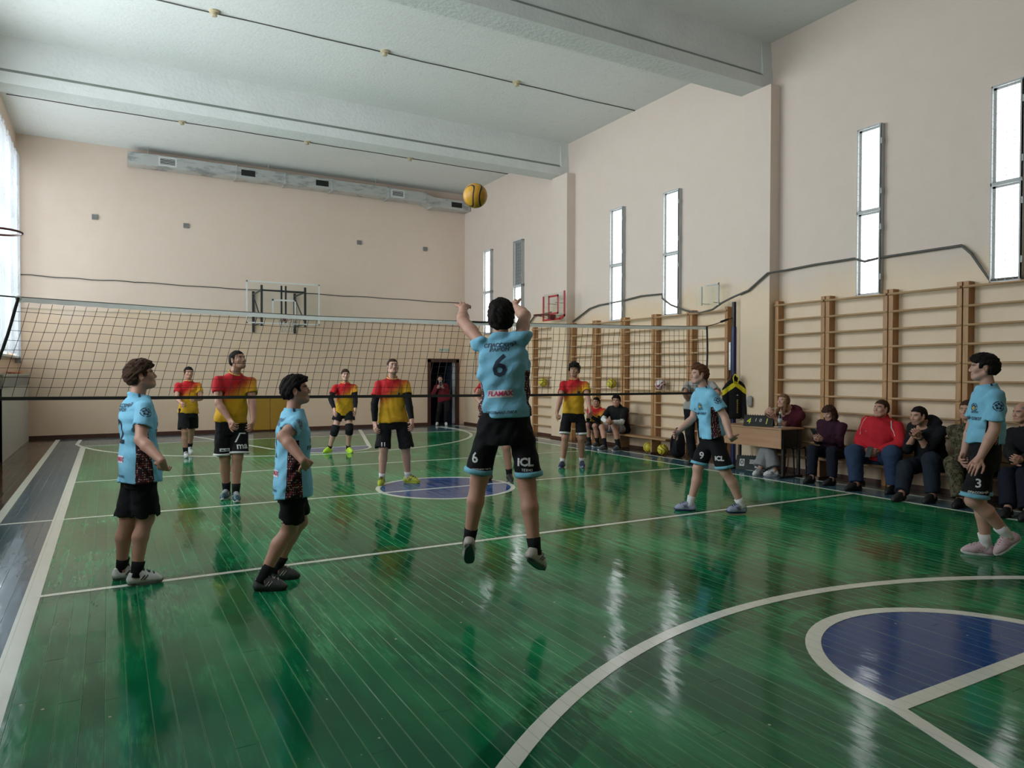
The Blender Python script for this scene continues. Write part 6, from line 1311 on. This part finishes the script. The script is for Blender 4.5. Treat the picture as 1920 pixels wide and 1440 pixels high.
p = PP['s1'] = person(POSES['s1'], 'boy in yellow and red kit hunched on the bench, hands at his mouth', dict(seated=True, shirt=tee(YK, tmin=-.05), legs=short(ln=.97, w=1.0, top=.15), hair=hair('black', t=.009), sock=('black', .12), shoe=('darkgrey', 'white'), res=SB, fres=.006, skin=1, armsleeve='LR', handR=dict(curl=(.6, .6, .6, .6)), handL=dict(curl=(.6, .6, .6, .6))))
p = PP['s2'] = person(POSES['s2'], 'boy in a black T-shirt with a white forearm sleeve sitting on the far bench', dict(seated=True, shirt=dict(m='black', sleeve=.85, tmin=-.08, loose=1.10, collar='black'), legs=short('lilac', ln=.75, w=1.2, top=.15), hair=hair('black', t=.018, top=.010, rough=.006), sock=('black', .16), shoe=('darkgrey', 'white', 'grey'), res=.0095, skin=1, armsleeve='LR', armsleeve_m='white', handR=dict(curl=(.5, .5, .6, .6)), handL=dict(curl=(.5, .5, .6, .6))))
shirt_print(p, '24', .06, .52, p['f'], .0, 'white_print')
p = PP['girl'] = person(POSES['girl'], 'long haired girl in a maroon hoodie sitting behind the scorer table', dict(seated=True, shirt=dict(m='maroon', sleeve=1.88, tmin=-.1, loose=1.06, sw=1.08, hood=True, name='hoodie'), legs=dict(m='greypants', len=1.88, w=1.25, flare=1.35, name='trousers', top=.1), hair=hair('blond', t=.010, rough=.004, long=True, locks=[(.055, .015, .03, .066, .010, -.06, .028, .030), (.066, .010, -.06, .060, .020, -.20, .030, .026), (-.055, .015, .03, -.066, .010, -.06, .028, .030), (-.066, .010, -.06, -.058, .030, -.21, .030, .028), (0, -.07, 0, 0, -.075, -.12, .055, .05)], face=True), shoe=('white', 'white', 'grey'), res=.0095, skin=2, brow=.5, handR=dict(curl=(.7, .8, .9, .9)), handL=dict(curl=(.6, .6, .6, .6))))
p = PP['woman'] = person(POSES['woman'], 'dark bobbed woman in a dark purple sweater looking down at her phone', dict(seated=True, shirt=dict(m='purple', sleeve=1.92, tmin=-.1, col=2.2, name='sweater'), legs=dict(m='navyblack', len=1.92, w=1.05, name='trousers', top=.1), hair=hair('brown', t=.016, rough=.005, facez=-.026, locks=[(.070, -.005, .02, .074, .005, -.085, .028, .030), (-.070, -.005, .02, -.074, .005, -.085, .028, .030), (.05, -.06, 0, .05, -.06, -.095, .045, .040), (-.05, -.06, 0, -.05, -.06, -.095, .045, .040), (-.05, .075, .062, .05, .075, .062, .020, .020)]), shoe=('black', 'black'), hightop=.08, res=.0095, skin=2, brow=.6, handR=dict(curl=(.6, .6, .6, .6)), handL=dict(curl=(.5, .5, .5, .5))))
p = PP['redman'] = person(POSES['redman'], 'heavy man in a red tracksuit jacket and jeans on the near bench', dict(seated=True, fat=1.16, face=1.16, shirt=dict(m='red', sleeve=1.86, tmin=.0, loose=1.06, deep=1.15, belly=True, sw=1.12, col=1.5, name='jacket'), legs=dict(m='jeans', len=1.93, w=1.22, name='jeans', top=.1), hair=hair('brown', t=.006, rough=.002), shoe=('black', 'black'), res=.0095, skin=0, head=1.04, handR=dict(curl=(.55, .55, .6, .6)), handL=dict(curl=(.55, .55, .6, .6))))
shirt_print(p, '››', .03, .68, p['f'], -.10, 'white_print')
for s, sg in (('L', 1), ('R', -1)):
    S, E = p['J']['S' + s], p['J']['E' + s]; d_ = un(E - S); nn2 = un(p['f'] - d_ * (p['f'] @ d_)); project(rect_bm(.006, .26), p['shirt'], S + (E - S) * .25 - p['lat'] * sg * .012, nn2, S - E, M['white_print'], 'piping', .003, .14)
p = PP['hoodie'] = person(POSES['hoodie'], 'man in a black hoodie leaning forward with hands clasped at his mouth', dict(seated=True, fat=1.05, shirt=dict(m='black', sleeve=1.35, tmin=-.10, loose=1.0, sw=1.08, hood=True, name='hoodie'), legs=dict(m='darkjeans', len=1.93, w=1.18, name='jeans', top=.1), hair=hair('black', t=.006, rough=.002), shoe=('black', 'black'), res=.0095, skin=0, stubble=1.0, handR=dict(curl=(.9, .9, .9, .9)), handL=dict(curl=(.9, .9, .9, .9))))
Wl = p['J']['WL']; dw = un(p['J']['EL'] - Wl); a1 = un(np.cross(dw, (0, 0, 1))); a2 = np.cross(dw, a1)
MB().tube([Wl + dw * .035 + (a1 * math.cos(q * .524) + a2 * math.sin(q * .524)) * .034 for q in range(12)], .011, 6, True).build('wristwatch', M['black'], p['root'], True)
p = PP['camo'] = person(POSES['camo'], 'person in camouflage clothes sitting behind player number 3', dict(seated=True, shirt=dict(m='camo', sleeve=1.9, tmin=-.12, loose=1.08, sw=1.15, name='jacket'), legs=dict(m='camo', len=1.93, w=1.2, name='trousers', top=.1), hair=hair('brown', t=.006), shoe=('black', 'black'), res=.0105, fres=.006, skin=0))
p = PP['old'] = person(POSES['old'], 'balding man in a black jacket with clasped hands at the picture edge', dict(seated=True, fat=1.05, shirt=dict(m='black', sleeve=1.88, tmin=-.12, loose=1.08, sw=1.12, col=1.6, name='jacket'), legs=dict(m='navyblack', len=1.93, w=1.15, name='trousers', top=.1), hair=hair('grey', t=.004, rough=.002, bald=True), shoe=('black', 'black'), res=.0098, skin=0, handR=dict(curl=(.7, .7, .7, .7)), handL=dict(curl=(.7, .7, .7, .7))))

# things held in the hands
def phone(c, n, up, label, mat='black'):
    n, up = Vector(un(n)), Vector(un(up)); up = (up - n * up.dot(n)).normalized(); r_ = up.cross(n)
    o = empty('smartphone', Vector(c), label, 'phone'); MB().obox(Vector(c), r_, up, n, (.074, .152, .009)).build('phone_body', M[mat], o); MB().obox(Vector(c) + n * .005, r_, up, n, (.068, .142, .001)).build('screen', M['black_metal'], o)
J = PP['woman']['J']; phone((J['ML'] + J['MR']) / 2 + V3((-.02, 0, .035)), PP['woman']['f'] * -1 + V3((0, 0, .6)), (0, 0, 1), 'black smartphone held by the woman with the bobbed hair')
J = PP['redman']['J']; phone((J['ML'] + J['MR']) / 2 + PP['redman']['f'] * .03, PP['redman']['f'] * .8 + V3((0, 0, .5)), (0, 0, 1), 'dark smartphone in the hands of the man in red')
J = PP['door']['J']; phone((J['ML'] + J['MR']) / 2 + V3((0, -.03, .02)), (-.4, -.9, 0), (0, 0, 1), 'pale phone held up by the person in the doorway', 'plastic_white')
J = PP['girl']['J']; o = MB().tube([J['MR'] + V3((-.02, -.02, -.02)), J['MR'] + V3((.06, -.09, .0))], .004, 6).build('pen', M['plastic_white']); tag(o, 'white pen in the hand of the girl at the table', 'pen')

# ------------------------------------------------------------------ jacket, backpack and bundle
jk = empty('hanging_jacket', (9.14, 8.52, .8), 'black and yellow sports jacket hanging at the net post', 'jacket')
def jacket_mat():
    m, nt, b = newmat('black_yellow_jacket', (.01, .01, .01), .8, .2); s = sep(nt, pos(nt)); p_ = pos(nt)
    lt = mth(nt, 'ABSOLUTE', mth(nt, 'ADD', mth(nt, 'MULTIPLY', mth(nt, 'SUBTRACT', s[0], 9.16), .84), mth(nt, 'MULTIPLY', mth(nt, 'SUBTRACT', s[1], 8.60), -.55)))
    zz = mth(nt, 'ADD', s[2], mth(nt, 'MULTIPLY', lt, .75)); band = mth(nt, 'MULTIPLY', mth(nt, 'GREATER_THAN', zz, 1.345), mth(nt, 'LESS_THAN', zz, 1.435)); c = mixc(nt, band, (.009, .009, .010), (.60, .50, .02))
    nt.links.new(c, b.inputs['Base Color']); bump(nt, b, noise(nt, p_, 14, 3, dist=1.0), .012, .6); return m
g = Grid((8.85, 8.2, .6), (9.45, 9.0, 1.7), .009); jd = un((-.55, -.84, 0)); js = un((.84, -.55, 0)); jc = V3((9.16, 8.60, 0))
z_ = V3((0, 0, 1))
g.add(cone(jc + z_ * .86, jc + z_ * 1.30, .120, .125, jd, .6)); g.add(cone(jc + z_ * 1.30, jc + z_ * 1.47, .12, .045, jd, .7), .03)
for sg in (-1, 1): g.add(cone(jc + js * sg * .075 + z_ * 1.40, jc + js * sg * .150 + z_ * 1.28, .050, .058, jd, .85), .02); g.add(cone(jc + js * sg * .150 + z_ * 1.28, jc + js * sg * .165 + jd * .03 + z_ * .84, .058, .045, jd, .85), .008)
g.add(ell(jc + z_ * 1.46 + jd * .03, np.eye(3), (.065, .065, .080)), .02); g.sub(ell(jc + z_ * 1.47 + jd * .085, np.eye(3), (.045, .045, .055)), .01)
g.wrinkle(.009, 32, 3, 5, (1, 1, .3)); g.cut(jc + z_ * .80, -z_, .003); Pj, Fj = g.mesh(); link('jacket_shell', np_mesh('jacket', relax(Pj, Fj), Fj), jacket_mat(), jk, True)
shell = jk.children[0]
project(rect_bm(.03, .10), shell, jc + js * -.165 + z_ * 1.02 + jd * .0, un(jd - js * .6), z_, CL['yellow'], 'sleeve_stripe', .003, .25)
project(rect_bm(.025, .012), shell, jc + js * .03 + z_ * 1.20, jd, z_, M['white_print'], 'zip_mark', .003)
project(poly_bm([[(-.012, -.13 + k * .03), (.012, -.13 + k * .03), (.012, -.115 + k * .03), (-.004 if k % 2 else -.012, -.112 + k * .03)] for k in range(8)]), shell, jc + js * .03 + z_ * 1.03, jd, z_, M['gold_print'], 'sleeve_print', .003)
for sg in (-1, 1): MB().tube([jc + z_ * 1.55 + jd * .02, jc + jd * .09 + js * sg * .045 + z_ * 1.49, jc + jd * .10 + js * sg * .03 + z_ * 1.40], .010, 6).build('hood_trim', CL['yellow'], jk, True)
MB().tube([jc + z_ * 1.54, V3((9.30, 8.72, 1.60)), V3((9.34, 8.80, 1.6))], .006, 5).build('hanger_loop', M['black'], jk)
g = Grid((9.1, 8.0, 1.0), (9.4, 8.6, 1.3), .008); g.add(ell((9.255, 8.36, 1.12), np.eye(3), (.045, .055, .07))); g.add(ell((9.255, 8.35, 1.05), np.eye(3), (.04, .045, .05)), .02); g.wrinkle(.006, 60, 9, 4); Pg, Fg = g.mesh()
bu = link('cloth_bundle', np_mesh('bundle', Pg, Fg), CL['grey'], None, True); tag(bu, 'small pale grey bundle hung on the pilaster beside the jacket', 'bundle')
bp = empty('backpack', (9.16, 9.98, 0), 'black backpack standing on the floor at the end of the far bench', 'backpack')
g = Grid((8.95, 9.75, -.02), (9.4, 10.25, .6), .009); g.add(cone((9.17, 9.98, .14), (9.19, 9.98, .40), .145, .11, un((-.8, -.6, 0)), .75)); g.add(cone((9.12, 9.94, .12), (9.13, 9.95, .22), .09, .085, un((-.8, -.6, 0)), .7), .02)
g.cut((9.17, 9.98, .006), (0, 0, -1), .01); g.wrinkle(.008, 30, 4, 4); Pg, Fg = g.mesh(); link('bag_body', np_mesh('bag', relax(Pg, Fg), Fg), CL['black'], bp, True)
MB().tube([(9.17, 9.93, .50), (9.17, 9.95, .55), (9.17, 10.01, .55), (9.17, 10.03, .50)], .009, 6).build('carry_loop', M['black'], bp, True)
for sg in (-1, 1): MB().tube([(9.10, 9.98 + sg * .06, .42), (9.04, 9.96 + sg * .07, .3), (9.06, 9.96 + sg * .08, .12)], .012, 6).build('shoulder_strap', M['black'], bp, True)
